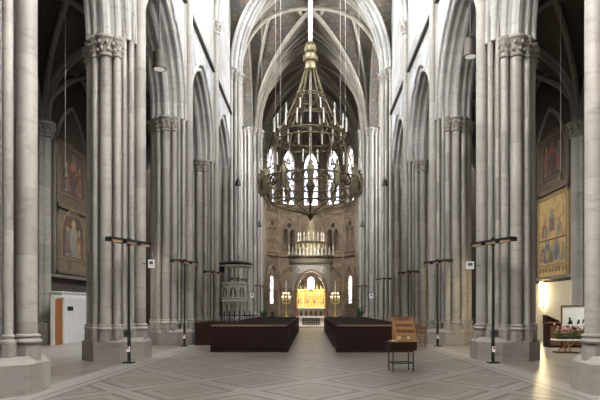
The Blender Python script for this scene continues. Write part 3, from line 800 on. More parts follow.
t = thing('high_altar', 'golden high altar with niched retable under the stone canopy', 'altar', (0, 58.3, .7))
mb = MB(); mb.box((0, 0, .42), (2.6, .9, .84)); mb.build('altar_body', M['marble'], t)
for i in range(5):
    mb = MB(); x = -1.02 + i * .51
    mb.prism([(x - .17, .14), (x + .17, .14), (x + .17, .48), (x, .72), (x - .17, .48)], -.47, -.43, lambda a, b, z: Vector((a, z, b))); mb.build('front_niche', M['halo'], t)
mb = MB(); mb.box((0, -.02, .90), (2.8, 1.05, .12)); mb.build('altar_slab', M['marble'], t, bevel=.02)
mb = MB(); mb.box((0, .45, 1.9), (3.0, .3, 2.0)); mb.build('retable', M['goldlight'], t)
mb = MB(); mb.box((0, .24, 1.15), (3.0, .16, .34)); mb.build('predella', M['gold'], t)
for tier, z in enumerate((1.45, 2.2)):
    for i in range(7):
        x = -1.26 + i * .42
        mb = MB(); zz = z
        Mq = lambda s, zv, u: Vector((s, u, zv))
        mb.tube([(x - .15, .27, zz), (x - .15, .27, zz + .42)], .025, 6); mb.tube([(x + .15, .27, zz), (x + .15, .27, zz + .42)], .025, 6)
        roll(mb, Mq, x, .15, .2, zz + .4, .27, 0, .025, 5, 6)
        fo = mb.build('niche_frame', M['gold'], t)
        mb = MB(); mb.lathe([(.08, 0), (.10, .08), (.07, .22), (.085, .29), (.03, .33), (.05, .37), (.045, .43), (0, .46)], (x, .26, zz), 8)
        mb.build('niche_statue', M['gold'] if (i + tier) % 2 else M['robered'] if tier == 0 else M['goldlight'], fo)
for i in range(8):
    mb = MB(); x = -1.47 + i * .42; mb.lathe([(.05, 1.4), (.05, 2.95), (.08, 3.0), (.035, 3.05), (0, 3.35)], (x, .28, 0), 6); mb.build('pinnacle', M['gold'], t)
mb = MB(); mb.box((0, .3, 2.78), (3.04, .12, .08)); mb.build('cornice', M['gold'], t)
mb = MB(); mb.box((0, .3, 3.35), (.09, .07, .9)); mb.box((0, .3, 3.5), (.42, .06, .08)); mb.lathe([(.2, 2.85), (.12, 2.95), (0, 3.1)], (0, .3, 0), 8); mb.build('crucifix', M['brassdark'], t)
for i in range(6):
    mb = MB(); x = (-1.2, -.85, -.5, .5, .85, 1.2)[i]
    mb.lathe([(.09, .96), (.03, 1.0), (.025, 1.3), (.06, 1.34), (.06, 1.36), (.03, 1.36), (.03, 1.75), (0, 1.78)], (x, -.1, 0), 8); mb.build('altar_candle', M['candle'], t)

t = thing('altar_canopy', 'tall grey stone canopy with pointed arch and pinnacled spire over the high altar', 'altar canopy', (0, 57.2, .7))
for sx in (-1, 1):
    for sy in (-.55, 1.9):
        mb = MB(); mb.lathe([(.24, 0), (.24, .3), (.15, .45), (.13, .5), (.12, 2.35), (.2, 2.65), (.22, 2.75)], (sx * 1.55, sy, 0), 12); mb.build('column', M['granite'], t)
        mb = MB(); mb.box((sx * 1.75, sy, 4.0), (.34, .34, 2.6)); mb.box((sx * 1.75, sy, 5.35), (.42, .42, .1)); mb.build('corner_buttress', M['canopystone'], t)
Mq = lambda s, z, u: Vector((s, u, z))
mb = MB(); wall(mb, Mq, -1.9, 1.9, 2.75, 5.5, [(0, 1.42, 2.75, 2.75, 1.82)], -.75, -.4); mb.build('arch_panel', M['canopystone'], t); mb = MB()
wall(mb, Mq, -1.9, 1.9, 2.75, 5.5, [(0, 1.42, 2.75, 2.75, 1.82)], 1.75, 2.1); mb.build('arch_panel', M['canopystone'], t)
mb = MB()
for sx in (-1, 1): wall(mb, lambda s, z, u, sx=sx: Vector((sx * u, s, z)), -.5, 1.9, 2.75, 5.5, [(.7, .95, 2.75, 2.75, 1.5)], 1.6, 1.9)
mb.build('side_arch_panel', M['canopystone'], t)
mb = MB(); roll(mb, Mq, 0, 1.42, 1.82, 2.75, -.77, 0, .07); roll(mb, Mq, 0, 1.62, 2.15, 2.75, -.77, 0, .06); mb.build('arch_moulding', M['granite'], t)
for sx in (-1, 1):
    mb = MB(); mb.tube([(sx * 1.25 + .28 * math.cos(k * PI / 8), -.77, 4.75 + .28 * math.sin(k * PI / 8)) for k in range(16)], .06, 6, True)
    for k in range(3): mb.ball((sx * 1.25 + .12 * math.cos(k * 2.1 + .5), -.77, 4.75 + .12 * math.sin(k * 2.1 + .5)), .09)
    mb.build('tracery_roundel', M['marble'], t)
mb = MB(); mb.box((0, .67, 5.58), (4.5, 3.3, .16)); mb.box((0, .67, 5.78), (4.3, 3.1, .26)); mb.box((0, .67, 6.22), (4.66, 3.4, .12))
for i in range(15):
    x = -2.1 + i * .3; mb.box((x, -.95, 6.02), (.06, .08, .3))
mb.build('gallery', M['goldgrey'], t)
for i in range(13):
    x = -2.22 + i * .37
    mb = MB(); hgt = .95 if i % 2 == 0 else .7
    mb.lathe([(.11, 6.28), (.11, 6.45), (.075, 6.5), (.075, 6.28 + hgt * .7), (.1, 6.3 + hgt * .72), (0, 6.28 + hgt + .25)], (x, -.85, 0), 8); mb.build('pinnacle', M['marble'], t)
mb = MB(); mb.lathe([(1.75, 6.2), (1.65, 6.9), (1.45, 7.0), (1.42, 7.6), (1.5, 7.65), (1.5, 7.75), (1.0, 7.8)], (0, .67, 0), 8, PI / 8); mb.build('lantern', M['goldgrey'], t)
for i in range(8):
    a = -PI / 2 + (i - 3.5) * .36
    mb = MB(); x, y = 1.36 * math.cos(a), .67 + 1.36 * math.sin(a)
    mb.lathe([(.1, 7.75), (.1, 7.9), (.07, 7.95), (.07, 8.35), (.1, 8.4), (0, 8.75)], (x, y, 0), 8); mb.build('pinnacle', M['marble'], t)
for i in range(6):
    a = -PI / 2 + (i - 2.5) * .4
    mb = MB(); x, y = 1.5 * math.cos(a), .67 + 1.5 * math.sin(a)
    mb.lathe([(.09, 6.95), (.1, 7.05), (.07, 7.25), (.08, 7.32), (.04, 7.36), (.05, 7.42), (0, 7.5)], (x, y, 0), 8); mb.build('statuette', M['gold'], t)
mb = MB(); mb.lathe([(.95, 7.8), (.75, 8.2), (.62, 8.3), (.5, 8.9), (.36, 9.0), (.2, 10.1), (.12, 10.15), (.1, 10.4), (.16, 10.45), (0, 10.9)], (0, .67, 0), 8, PI / 8)
for k in range(8):
    for j in range(5):
        a = PI / 8 + k * PI / 4; r = .5 - .075 * j; z = 8.9 + j * .27
        mb.ball((r * math.cos(a), .67 + r * math.sin(a), z), .07)
mb.build('spire', M['goldgrey'], t)

def candelabrum(label, x):
    t = thing('candelabrum', label, 'candelabrum', (x, 55.2, .7), 0, 'golden chancel candelabra')
    mb = MB(); mb.lathe([(.3, 0), (.3, .08), (.12, .16), (.06, .35), (.09, .5), (.05, .65), (.05, 1.3), (.1, 1.38), (.04, 1.45), (.04, 2.2), (.12, 2.3), (.05, 2.4)], (0, 0, 0), 12); mb.build('stem', M['gold'], t)
    mb = MB()
    for k in range(8):
        a = k * PI / 4
        for r, z in ((.42, 1.75), (.3, 2.1)):
            mb.tube([(.04 * math.cos(a), .04 * math.sin(a), z - .3), (r * .6 * math.cos(a), r * .6 * math.sin(a), z - .38), (r * math.cos(a), r * math.sin(a), z - .2), (r * math.cos(a), r * math.sin(a), z)], .02, 6)
    mb.build('arms', M['gold'], t)
    for k in range(8):
        a = k * PI / 4
        for r, z in ((.42, 1.75), (.3, 2.1)):
            mb = MB(); mb.lathe([(.045, z), (.03, z + .02), (.025, z + .24), (0, z + .26)], (r * math.cos(a), r * math.sin(a), 0), 6); c = mb.build('candle', M['candle'], t)
            mb = MB(); mb.lathe([(.012, z + .26), (.028, z + .30), (0, z + .37)], (r * math.cos(a), r * math.sin(a), 0), 6); mb.build('flame_bulb', M['warmbulb'], c)
    mb = MB(); mb.lathe([(.06, 2.4), (.05, 2.45), (.05, 3.6), (0, 3.65)], (0, 0, 0), 8); mb.build('tall_candle', M['candle'], t)
candelabrum('branched golden candelabrum left of the golden altar', -2.45)
candelabrum('branched golden candelabrum right of the golden altar', 2.38)

# ------------------------------------------------------------------ great chandelier
t = thing('ring_chandelier', 'huge brass chandelier of candle rings hanging over the nave', 'chandelier', (-.03, 30, 6.3))
Z = lambda z: z - 6.3
mb = MB(); mb.cyl((0, 0, Z(15.9)), (0, 0, Z(26.35)), .115, 12); mb.build('hanging_pole', M['pole'], t)
mb = MB(); mb.cyl((0, 0, Z(8.0)), (0, 0, Z(16.0)), .07, 10); mb.build('centre_pole', M['pole'], t)
mb = MB(); mb.lathe([(.30, Z(14.3)), (.36, Z(14.4)), (.28, Z(14.5)), (.26, Z(14.8)), (.34, Z(14.9)), (.28, Z(15.0)), (.2, Z(15.3)), (.26, Z(15.4)), (.15, Z(15.55)), (.12, Z(15.7)), (.2, Z(15.82)), (.1, Z(15.95)), (.1, Z(16.2))], (0, 0, 0), 12)
for k in range(8):
    a = k * PI / 4
    for z, r in ((14.85, .35), (15.35, .26)): mb.lathe([(.045, Z(z)), (.05, Z(z + .2)), (0, Z(z + .42))], (r * math.cos(a), r * math.sin(a), 0), 6)
mb.build('crown', M['brass'], t)
def hoop(r, z, h, name, mat, rr=.035):
    mb = MB(); N = 40
    for dz in (0, h): mb.tube([(r * math.cos(2 * PI * k / N), r * math.sin(2 * PI * k / N), Z(z + dz)) for k in range(N)], rr, 6, True)
    if h > .15:
        for k in range(48):
            a = 2 * PI * k / 48; b = 2 * PI * (k + 1) / 48
            p, q = (0, h) if k % 2 else (h, 0)
            mb.tube([(r * math.cos(a), r * math.sin(a), Z(z + p)), (r * math.cos(b), r * math.sin(b), Z(z + q))], .018, 5)
    return mb.build(name, mat, t)
hoop(.80, 12.85, .12, 'collar_ring', M['brass'])
hoop(1.3, 11.75, .1, 'middle_ring', M['brass'], .03)
hoop(1.87, 10.5, .34, 'upper_ring', M['brass'], .045)
hoop(2.6, 8.0, .42, 'lower_ring', M['brass'], .05)
hoop(1.95, 7.15, .0, 'basket_ring', M['brass'], .04)
for k in range(12):
    a = k * PI / 6; c, s = math.cos(a), math.sin(a)
    mb = MB(); mb.tube([(r * c, r * s, Z(z)) for r, z in ((.30, 14.35), (.78, 12.9), (1.3, 11.8), (1.87, 10.8))], .03, 6)
    mb.tube([(r * c, r * s, Z(z)) for r, z in ((1.87, 10.5), (2.05, 10.0), (2.2, 9.2), (2.6, 8.4))], .03, 6); mb.build('stay_rod', M['brass'], t)
    mb = MB(); mb.tube([(r * c, r * s, Z(z)) for r, z in ((2.6, 8.0), (2.5, 7.55), (1.95, 7.15), (1.2, 6.95), (.6, 6.8), (.15, 6.62))], .04, 6)
    mb.tube([(r * c, r * s, Z(z)) for r, z in ((2.5, 7.6), (2.3, 7.3), (2.05, 7.45), (2.1, 7.7), (2.28, 7.72))], .025, 5); mb.build('scroll_arm', M['brass'], t)
for k in range(12):
    a = (k + .5) * PI / 6; c, s = math.cos(a), math.sin(a)
    mb = MB(); R = 2.62
    mb.tube([(R * c - s * .24 * math.cos(q * PI / 8), R * s + c * .24 * math.cos(q * PI / 8), Z(8.1 + .24 * math.sin(q * PI / 8))) for q in range(16)], .05, 6, True)
    mb.ball((R * c, R * s, Z(8.1)), .12, 1, (.6, .6, 1)); mb.build('medallion', M['brassdark'], t)
for k in range(12):
    a = k * PI / 6; c, sn = math.cos(a), math.sin(a)
    mb = MB(); mb.lathe([(0, Z(7.55)), (.08, Z(7.7)), (.17, Z(7.85)), (.17, Z(8.35)), (.22, Z(8.4)), (.2, Z(8.46)), (.07, Z(8.85)), (.09, Z(8.9)), (0, Z(9.1))], (2.63 * c, 2.63 * sn, 0), 6, a)
    for q in range(6):
        b = a + q * PI / 3; mb.lathe([(.03, Z(8.3)), (.03, Z(8.55)), (0, Z(8.75))], (2.63 * c + .18 * math.cos(b), 2.63 * sn + .18 * math.sin(b), 0), 5)
    mb.build('turret', M['goldgrey'], t)
def candle_at(r, z, hgt, k, n, rr=.04):
    a = 2 * PI * (k + .5) / n; c, s = math.cos(a), math.sin(a)
    mb = MB(); mb.tube([((r - .22) * c, (r - .22) * s, Z(z - .12)), ((r - .05) * c, (r - .05) * s, Z(z - .2)), (r * c, r * s, Z(z - .06))], .022, 5)
    mb.lathe([(.02, Z(z - .08)), (.09, Z(z - .02)), (.1, Z(z)), (.04, Z(z))], (r * c, r * s, 0), 8); h = mb.build('candle_holder', M['brass'], t)
    mb = MB(); mb.lathe([(rr, Z(z)), (rr, Z(z + hgt)), (.01, Z(z + hgt))], (r * c, r * s, 0), 8); d = mb.build('candle', M['candle'], h)
    mb = MB(); mb.lathe([(.014, Z(z + hgt)), (.04, Z(z + hgt + .07)), (.03, Z(z + hgt + .12)), (0, Z(z + hgt + .2))], (r * c, r * s, 0), 8); mb.build('bulb', M['bulb'], h)
for k in range(18): candle_at(1.95, 10.95, .62, k, 18)
for k in range(24): candle_at(2.72, 8.75, .5, k, 24)
for k in range(8): candle_at(1.38, 11.9, .4, k, 8, .03)
mb = MB(); mb.lathe([(0, Z(6.3)), (.08, Z(6.42)), (.16, Z(6.55)), (.22, Z(6.7)), (.12, Z(6.85)), (.06, Z(7.2)), (.06, Z(7.8)), (.14, Z(7.9)), (.26, Z(8.12)), (.26, Z(8.25)), (.14, Z(8.45)), (.07, Z(8.6))], (0, 0, 0), 14); mb.build('pendant', M['brassdark'], t)
for r, ztop in ((1.6, 11.2), (1.87, 10.85), (2.6, 8.4)):
    for sx in (-1, 1):
        mb = MB(); zt_ = ZT + arch_z(r, WX0, NH) + .05
        mb.cyl((sx * r, 0, Z(ztop)), (sx * r * 1.0, 0, Z(zt_)), .012, 5); mb.build('suspension_cable', M['pole'], t)

# ------------------------------------------------------------------ lamp stands by the pillars
def make_stand(label, loc, sx):
    t = thing('heater_stand', label, 'lamp stand', loc, 0, 'lamp stands beside the pillars')
    mb = MB(); mb.cyl((0, 0, .05), (0, 0, 3.62), .034, 10); mb.cyl((0, 0, 0), (0, 0, .95), .055, 10); mb.build('pole', M['black'], t)
    mb = MB(); mb.box((0, 0, .02), (.3, .3, .04)); mb.build('foot_plate', M['black'], t)
    d = Vector((.4, .9)).normalized(); d.x *= -sx
    mb = MB(); mb.tube([(-d.x * .84, -d.y * .84, 3.66), (d.x * .84, d.y * .84, 3.66)], .02, 6)
    mb.cyl((0, 0, 3.5), (0, 0, 3.75), .055, 10); mb.build('crossbar', M['black'], t)
    ang = math.atan2(d.y, d.x)
    for k in (-1, 0, 1):
        c = (d.x * .60 * k, d.y * .60 * k, 3.63)
        mb = MB(); mb.box((c[0], c[1], 3.66), (.44, .22, .07), ang); mb.box((c[0] + d.x * .23, c[1] + d.y * .23, 3.63), (.04, .24, .13), ang); mb.box((c[0] - d.x * .23, c[1] - d.y * .23, 3.63), (.04, .24, .13), ang)
        h = mb.build('lamp_head', M['black'], t)
        mb = MB(); mb.box((c[0], c[1], 3.6), (.44, .19, .07), ang); e = mb.build('heating_element', M['heater'], h)
    mb = MB(); mb.box((0, -.08, .42), (.08, .08, .16)); mb.build('switch_box', M['white'], t)
    mb = MB(); mb.box((0, -.125, .46), (.06, .02, .06)); mb.build('switch', M['red'], t)
    return t
for sx, side in ((-1, 'left'), (1, 'right')):
    st = None
    spots = [(5.45, 16.78), (5.45, 24.12), (5.45, 31.35), (5.0, 38.6), (4.62, 51.2)]
    lab = ['tallest-looking black lamp stand with three flat heads, against the big %s pillar in front' % side, 'black three-headed lamp stand on the %s, second from the viewer' % side, 'black three-headed lamp stand on the %s, third from the viewer' % side,
           'black three-headed lamp stand at the near %s crossing pillar' % side, 'small distant black lamp stand at the %s edge of the chancel' % side]
    for i, (x, y) in enumerate(spots):
        if st is None: st = make_stand(lab[0], (sx * x, y, 0), sx)
        else: dup(st, (sx * x, y, 0), 0, lab[i])

# small fittings on the pillars
def speaker(label, loc):
    t = thing('loudspeaker', label, 'loudspeaker', loc, 0, 'small dark loudspeakers on the pillars')
    mb = MB(); mb.lathe([(.20, 0), (.22, .04), (.17, .3), (.11, .42), (.05, .5)], (0, 0, 0), 12); mb.build('body', M['black'], t)
    mb = MB(); mb.tube([(0, 0, .48), (0, 0, .6), (0, .22, .62), (0, .45, .62)], .025, 6); mb.build('bracket', M['black'], t)
speaker('small dark bell-shaped loudspeaker on the near left crossing pillar', (-5.05, 38.75, 10.1)); speaker('small dark bell-shaped loudspeaker on the near right crossing pillar', (5.1, 38.75, 10.1))
speaker('small dark loudspeaker on the far left crossing pillar', (-4.75, 51.4, 9.1)); speaker('small dark loudspeaker on the far right crossing pillar', (4.72, 51.4, 9.1))
def pier_sign(label, loc, w, h, arm, cat='sign', name='information_sign'):
    t = thing(name, label, cat, loc)
    mb = MB(); mb.box((0, 0, 0), (w, .03, h)); mb.build('board', M['white'], t, bevel=.005)
    mb = MB(); mb.box((0, -.02, h * .12), (w * .55, .015, h * .38)); mb.build('printed_panel', M['robeblue'], t)
    mb = MB(); mb.box((arm[0] / 2, arm[1] / 2, 0), (max(.02, abs(arm[0])), max(.02, abs(arm[1])), .02)); mb.build('bracket', M['black'], t)
pier_sign('small white sign jutting from the second left pillar below the lamp heads', (-5.16, 18.1, 3.08), .2, .27, (-.3, 0)); pier_sign('small white sign jutting left from the second right pillar below the lamp heads', (5.14, 18.1, 3.03), .26, .25, (.3, 0))
pier_sign('small white board on the far left crossing pillar', (-5.4, 51.5, 2.8), .36, .4, (0, .55), 'board', 'hymn_board'); pier_sign('small white board on the far right crossing pillar', (5.55, 51.5, 2.75), .36, .4, (0, .55), 'board', 'hymn_board')

def spotlight(label, loc, top, lean):
    t = thing('hanging_spotlight', label, 'lamp', loc, 0, 'cylindrical spotlights hung in the arcade arches')
    mb = MB(); mb.lathe([(.24, 0), (.24, .62), (.15, .74), (.06, .8)], (0, 0, 0), 16); mb.build('housing', M['darkmetal'], t)
    mb = MB(); mb.lathe([(.21, -.012), (.21, -.004), (.01, -.002)], (0, 0, 0), 16); mb.build('lens', M['lens'], t)
    mb = MB(); mb.lathe([(.26, .0), (.27, .06), (.25, .14)], (0, 0, 0), 16); mb.build('rim', M['darkmetal'], t)
    mb = MB(); mb.tube([(0, 0, .78), (0, 0, top - loc[2])], .03, 8); mb.build('hanger', M['black'], t)
spotlight('cylindrical spotlight hanging in the left arcade arch', (-5.9, 21.8, 10.95), 13.9, 0)
spotlight('cylindrical spotlight hanging in the right arcade arch', (6.15, 21.6, 11.35), 13.9, 0)
def pendant(label, loc, top):
    t = thing('aisle_pendant_lamp', label, 'lamp', loc, 0, 'pendant lamps of the aisles')
    mb = MB(); mb.cyl((0, 0, .3), (0, 0, top - loc[2]), .012, 6); mb.build('cable', M['pole'], t)
    mb = MB(); mb.lathe([(.11, 0), (.10, .03), (.06, .22), (.02, .32)], (0, 0, 0), 12); mb.build('shade', M['brassdark'], t)
pendant('pendant lamp on a long thin cable in the dark left aisle', (-9.3, 21.2, 6.6), 13.75); pendant('pendant lamp on a long thin cable in the dark right aisle', (9.45, 21.2, 6.5), 13.75)

# ------------------------------------------------------------------ pews
def make_pew(label, loc, w=2.84, group=None, last=False, name='church_pew'):
    t = thing(name, label, 'pew', loc, 0, group)
    mb = MB(); mb.box((0, .03, .53), (w - .1, .05, .86))
    mb.build('backrest', M['darkwood'], t)
    mb = MB(); mb.box((0, .05 if not last else .10, .985), (w, .09 if not last else .26, .035 if not last else .05)); mb.build('top_ledge', M['pewtop'] if last else M['darkwood'], t, bevel=.01)
    mb = MB(); mb.box((0, .27, .44), (w - .1, .40, .05)); mb.build('seat', M['darkwood'], t, bevel=.01)
    for s in (-1, 1):
        mb = MB(); pr = [(-.03, 0), (.52, 0), (.52, .12), (.46, .2), (.46, .5), (.52, .58), (.40, .68), (.18, .80), (.16, .98), (.08, 1.03), (-.02, 1.0)]
        mb.prism(pr, s * w / 2 - .035, s * w / 2 + .035, lambda a, b, z: Vector((z, a, b))); mb.build('bench_end', M['darkwood'], t, bevel=.008)
    mb = MB(); mb.box((0, .70, .14), (w - .12, .2, .05)); mb.box((0, .70, .06), (w - .3, .05, .12)); mb.build('kneeler', M['pewtop'], t)
    mb = MB(); mb.box((0, .20, .04), (w + .06, .62, .08)); mb.build('base_board', M['darkwood'], t)
    return t
N = 20
for sx, side in ((-1, 'left'), (1, 'right')):
    xc = sx * (.90 + 1.42 + (0.07 if sx > 0 else 0))
    a = make_pew('dark wooden rear pew of the %s block, its back panel facing the viewer' % side, (xc, 21.0, 0), 2.84, 'pews of the %s nave block' % side, True)
    a = make_pew('dark wooden pew in the %s nave block, second row from the rear' % side, (xc, 22.0, 0), 2.84, 'pews of the %s nave block' % side)
    for i in range(2, N): dup(a, (xc, 21.0 + 1.0 * i, 0), 0, 'dark wooden pew in the %s nave block, %s row from the rear' % (side, ORD[i]))
a = make_pew('short dark side pew beyond the left end of the rear left pew', (-4.5, 24.9, 0), 1.25, 'short side pews by the left pillars')
for i in range(1, 4): dup(a, (-4.5, 24.9 + 1.0 * i, 0), 0, 'short dark side pew by the left pillars, %s from the rear' % ORD[i])

# chairs beside the right pews
def make_chair(label, loc, rz, mat, group):
    t = thing('wooden_chair', label, 'chair', loc, rz, group)
    mb = MB(); mb.box((0, 0, .45), (.44, .42, .04)); mb.build('seat', mat, t, bevel=.01)
    for sx in (-1, 1):
        for sy in (-1, 1):
            mb = MB(); mb.cyl((sx * .19, sy * .18, 0), (sx * .19, sy * (.18 if sy > 0 else .20), .44 if sy > 0 else .92), .02, 8); mb.build('leg', mat, t)
    mb = MB(); mb.box((0, -.20, .83), (.40, .03, .16)); mb.box((0, -.20, .62), (.40, .025, .06)); mb.build('backrest', mat, t, bevel=.008)
    mb = MB()
    for sx in (-1, 1): mb.cyl((sx * .19, -.18, .2), (sx * .19, .18, .2), .012, 6)
    mb.cyl((-.19, 0, .2), (.19, 0, .2), .012, 6); mb.build('stretcher', mat, t)
    return t
c = make_chair('brown wooden chair beyond the right end of the leaflet rack, nearest of its row', (4.62, 23.6, 0), 0, M['midwood'], 'wooden chairs by the right pews')
for i in range(1, 4): dup(c, (4.62 - .02 * i, 23.6 + .95 * i, 0), 0, 'brown wooden chair by the right pews, %s of its row' % ORD[i])
c = make_chair('dark chair standing before the lit cream wall in the right aisle', (10.85, 25.4, 0), .5, M['midwood'], None)

# leaflet rack on thin legs
t = thing('leaflet_rack', 'wooden tiered leaflet rack on a dark box with thin black legs, before the right pews', 'rack', (2.36, 14.7, 0), math.radians(8))
for sx in (-1, 1):
    for sy in (-1, 1):
        mb = MB(); mb.cyl((sx * .27, sy * .2, 0), (sx * .27, sy * .2, .56), .017, 8); mb.build('leg', M['black'], t)
mb = MB(); mb.box((0, -.2, .22), (.54, .02, .025)); mb.box((0, .2, .22), (.54, .02, .025))
for sx in (-1, 1): mb.box((sx * .27, 0, .22), (.02, .4, .025))
mb.build('stretcher', M['black'], t)
mb = MB(); mb.box((0, 0, .66), (.70, .52, .22)); mb.build('box', M['darkwood'], t, bevel=.008)
for i in range(4):
    z = .78 + i * .155; y = -.16 + i * .09
    mb = MB(); mb.box((.1, y, z), (.5, .09, .018)); mb.box((.1, y - .045, z + .035), (.5, .012, .06)); mb.build('shelf', M['lightwood'], t)
mb = MB(); mb.box((.1, .22, 1.08), (.52, .02, .68), 0, math.radians(-6)); mb.build('back_panel', M['midwood'], t)
for sx in (-.16, .36):
    mb = MB(); mb.prism([(-.22, .77), (.24, .77), (.26, 1.42), (.2, 1.42)], sx - .01, sx + .01, lambda a, b, z: Vector((z, a, b))); mb.build('side_panel', M['lightwood'], t)
random.seed(3)
leafm = [M['white'], M['lightwood'], M['robered'], M['halo']]
for i in range(4):
    z = .79 + i * .155; y = -.16 + i * .09
    for k in range(4):
        mb = MB(); mb.box((-.09 + k * .125, y + .005, z + .065), (.095, .02, .125 - .02 * ((k + i) % 2)), 0, math.radians(-8))
        col = M['halo'] if i == 0 else (M['midwood'] if (k + i) % 3 else M['robered'])
        o = mb.build('leaflet_stack', col if i else (M['halo'] if k % 2 else M['cardboard'])); o.parent = None
        o.matrix_world = Matrix.Translation((2.36, 14.7, 0)) @ Matrix.Rotation(math.radians(8), 4, 'Z')
        tag(o, 'small stack of leaflets on the rack, %s shelf from the bottom, %s from the left' % (ORD[i], ORD[k]), 'leaflets', 'leaflets on the wooden rack')
o = MB().box((-.27, -.13, .795), (.13, .18, .04)).build('leaflet_pile', M['halo'])
o.matrix_world = Matrix.Translation((2.36, 14.7, 0)) @ Matrix.Rotation(math.radians(8), 4, 'Z')
tag(o, 'flat leaflet pile at the left end of the dark rack box', 'leaflets')

# ------------------------------------------------------------------ pulpit
t = thing('pulpit', 'carved grey stone pulpit on short columns by the left pillar', 'pulpit', (-5.05, 37.0, .22))
oc = lambda r, a0=PI / 8: [(r * math.cos(a0 + k * PI / 4), r * math.sin(a0 + k * PI / 4)) for k in range(8)]
mb = MB(); mb.lathe([(1.0, -.22), (1.0, .25), (.9, .32)], (0, 0, 0), 8, PI / 8); mb.build('base', M['plinth'], t)
mb = MB(); mb.lathe([(.32, .3), (.25, .5), (.22, .6), (.22, 1.5), (.4, 1.75), (.7, 1.95), (.86, 2.05), (.86, 2.15)], (0, 0, 0), 12); mb.build('stem', M['canopystone'], t)
for k in range(8):
    a = PI / 8 + k * PI / 4; mb = MB(); mb.lathe([(.11, .3), (.07, .42), (.065, 1.55), (.12, 1.75), (.13, 1.82)], (.72 * math.cos(a), .72 * math.sin(a), 0), 8); mb.build('column', M['canopystone'], t)
mb = MB(); mb.lathe([(.86, 1.8), (.9, 1.9), (.8, 2.0), (.82, 2.02), (.80, 2.95), (.9, 3.0), (.92, 3.1), (.75, 3.12), (.72, 2.3)], (0, 0, 0), 8, PI / 8); mb.build('parapet', M['canopystone'], t)
for k in range(8):
    a = k * PI / 4; ca, sa = math.cos(a), math.sin(a)
    fm = lambda s, z, u, ca=ca, sa=sa: Vector((ca * (.755 + u) - sa * s, sa * (.755 + u) + ca * s, z))
    mb = MB(); mb.prism([(-.2, 2.15), (.2, 2.15)] + [(s, 2.5 + z) for s, z in arch_pts(.2, .28, 0, 6)[::-1]], -.02, .012, lambda p, q, z: fm(p, q, z)); pn = mb.build('panel_niche', M['paintdark'], t)
    mb = MB(); mb.lathe([(.08, 0), (.1, .1), (.07, .32), (.09, .42), (.03, .46), (.055, .52), (0, .6)], fm(0, 2.15, .0), 8); mb.build('relief_figure', M['canopystone'], pn)
    mb = MB(); roll(mb, fm, 0, .22, .3, 2.5, .02, 0, .025, 6, 6)
    for s in (-.22, .22): mb.tube([fm(s, 2.12, .02), fm(s, 2.5, .02)], .025, 6)
    mb.build('panel_arch', M['canopystone'], t)
t2 = thing('pulpit_canopy', 'flat dark wooden sounding board above the carved pulpit', 'canopy', (-5.0, 37.0, 4.42))
mb = MB(); mb.lathe([(1.02, 0), (1.12, .03), (1.18, .1), (1.2, .16), (1.05, .2), (.9, .27), (.3, .32)], (0, 0, 0), 8, PI / 8); mb.build('board', M['darkwood'], t2)
mb = MB(); mb.lathe([(1.13, -.05), (1.14, .04), (1.1, .04)], (0, 0, 0), 8, PI / 8); mb.build('carved_edge', M['canopystone'], t2)
mb = MB(); mb.tube([(-.2, .2, .2), (-.5, 1.5, .5), (-.9, 2.5, .5)], .05, 8); mb.box((-.85, -.2, -.2), (.35, .25, .5)); mb.build('bracket', M['black'], t2)
t = thing('iron_railing', 'black wrought-iron railing below the pulpit behind the left pews', 'railing', (-5.2, 35.3, 0))
for i in range(8):
    mb = MB(); x = -.9 + i * .32; mb.cyl((x, 0, 0), (x, 0, 1.35), .03, 8); mb.ball((x, 0, 1.4), .06); mb.build('baluster', M['black'], t)
mb = MB()
for z in (.25, 1.2): mb.box((.22, 0, z), (2.4, .04, .05))
for i in range(7): mb.tube([(-.74 + i * .32 + .11 * math.cos(k * PI / 6), 0, .7 + .25 * math.sin(k * PI / 6)) for k in range(12)], .018, 5, True)
mb.build('rail', M['black'], t)
# iron candle stands right of the pulpit
def votive(label, loc):
    t = thing('votive_candle_stand', label, 'candle stand', loc, 0, 'dark candle stands beside the left pews')
    mb = MB(); mb.lathe([(.22, 0), (.22, .04), (.05, .1), (.035, .2), (.035, 1.1), (.3, 1.15), (.3, 1.18)], (0, 0, 0), 10); mb.build('stand', M['black'], t)
    for k in range(6):
        mb = MB(); a = k * PI / 3; mb.cyl((.2 * math.cos(a), .2 * math.sin(a), 1.18), (.2 * math.cos(a), .2 * math.sin(a), 1.42), .03, 6); mb.build('candle', M['canopystone'], t)
votive('dark iron candle stand right of the pulpit', (-4.15, 36.2, 0)); votive('dark iron candle stand behind the left pews, further right', (-4.0, 38.8, 0))
# grey metal chairs right
for i in range(3):
    c = make_chair('pale grey chair above the right pews, %s from the front of its row' % ORD[2 - i] if False else 'pale grey chair between right pews and pillar, %s of its row' % ORD[i], (4.12 + .02 * i, 33.4 + i * 1.15, 0), 0, M['canopystone'], 'grey chairs by the right pews') if i == 0 else dup(c, (4.12 + .02 * i, 33.4 + i * 1.15, 0), 0, 'pale grey chair between right pews and pillar, %s of its row' % ORD[i])

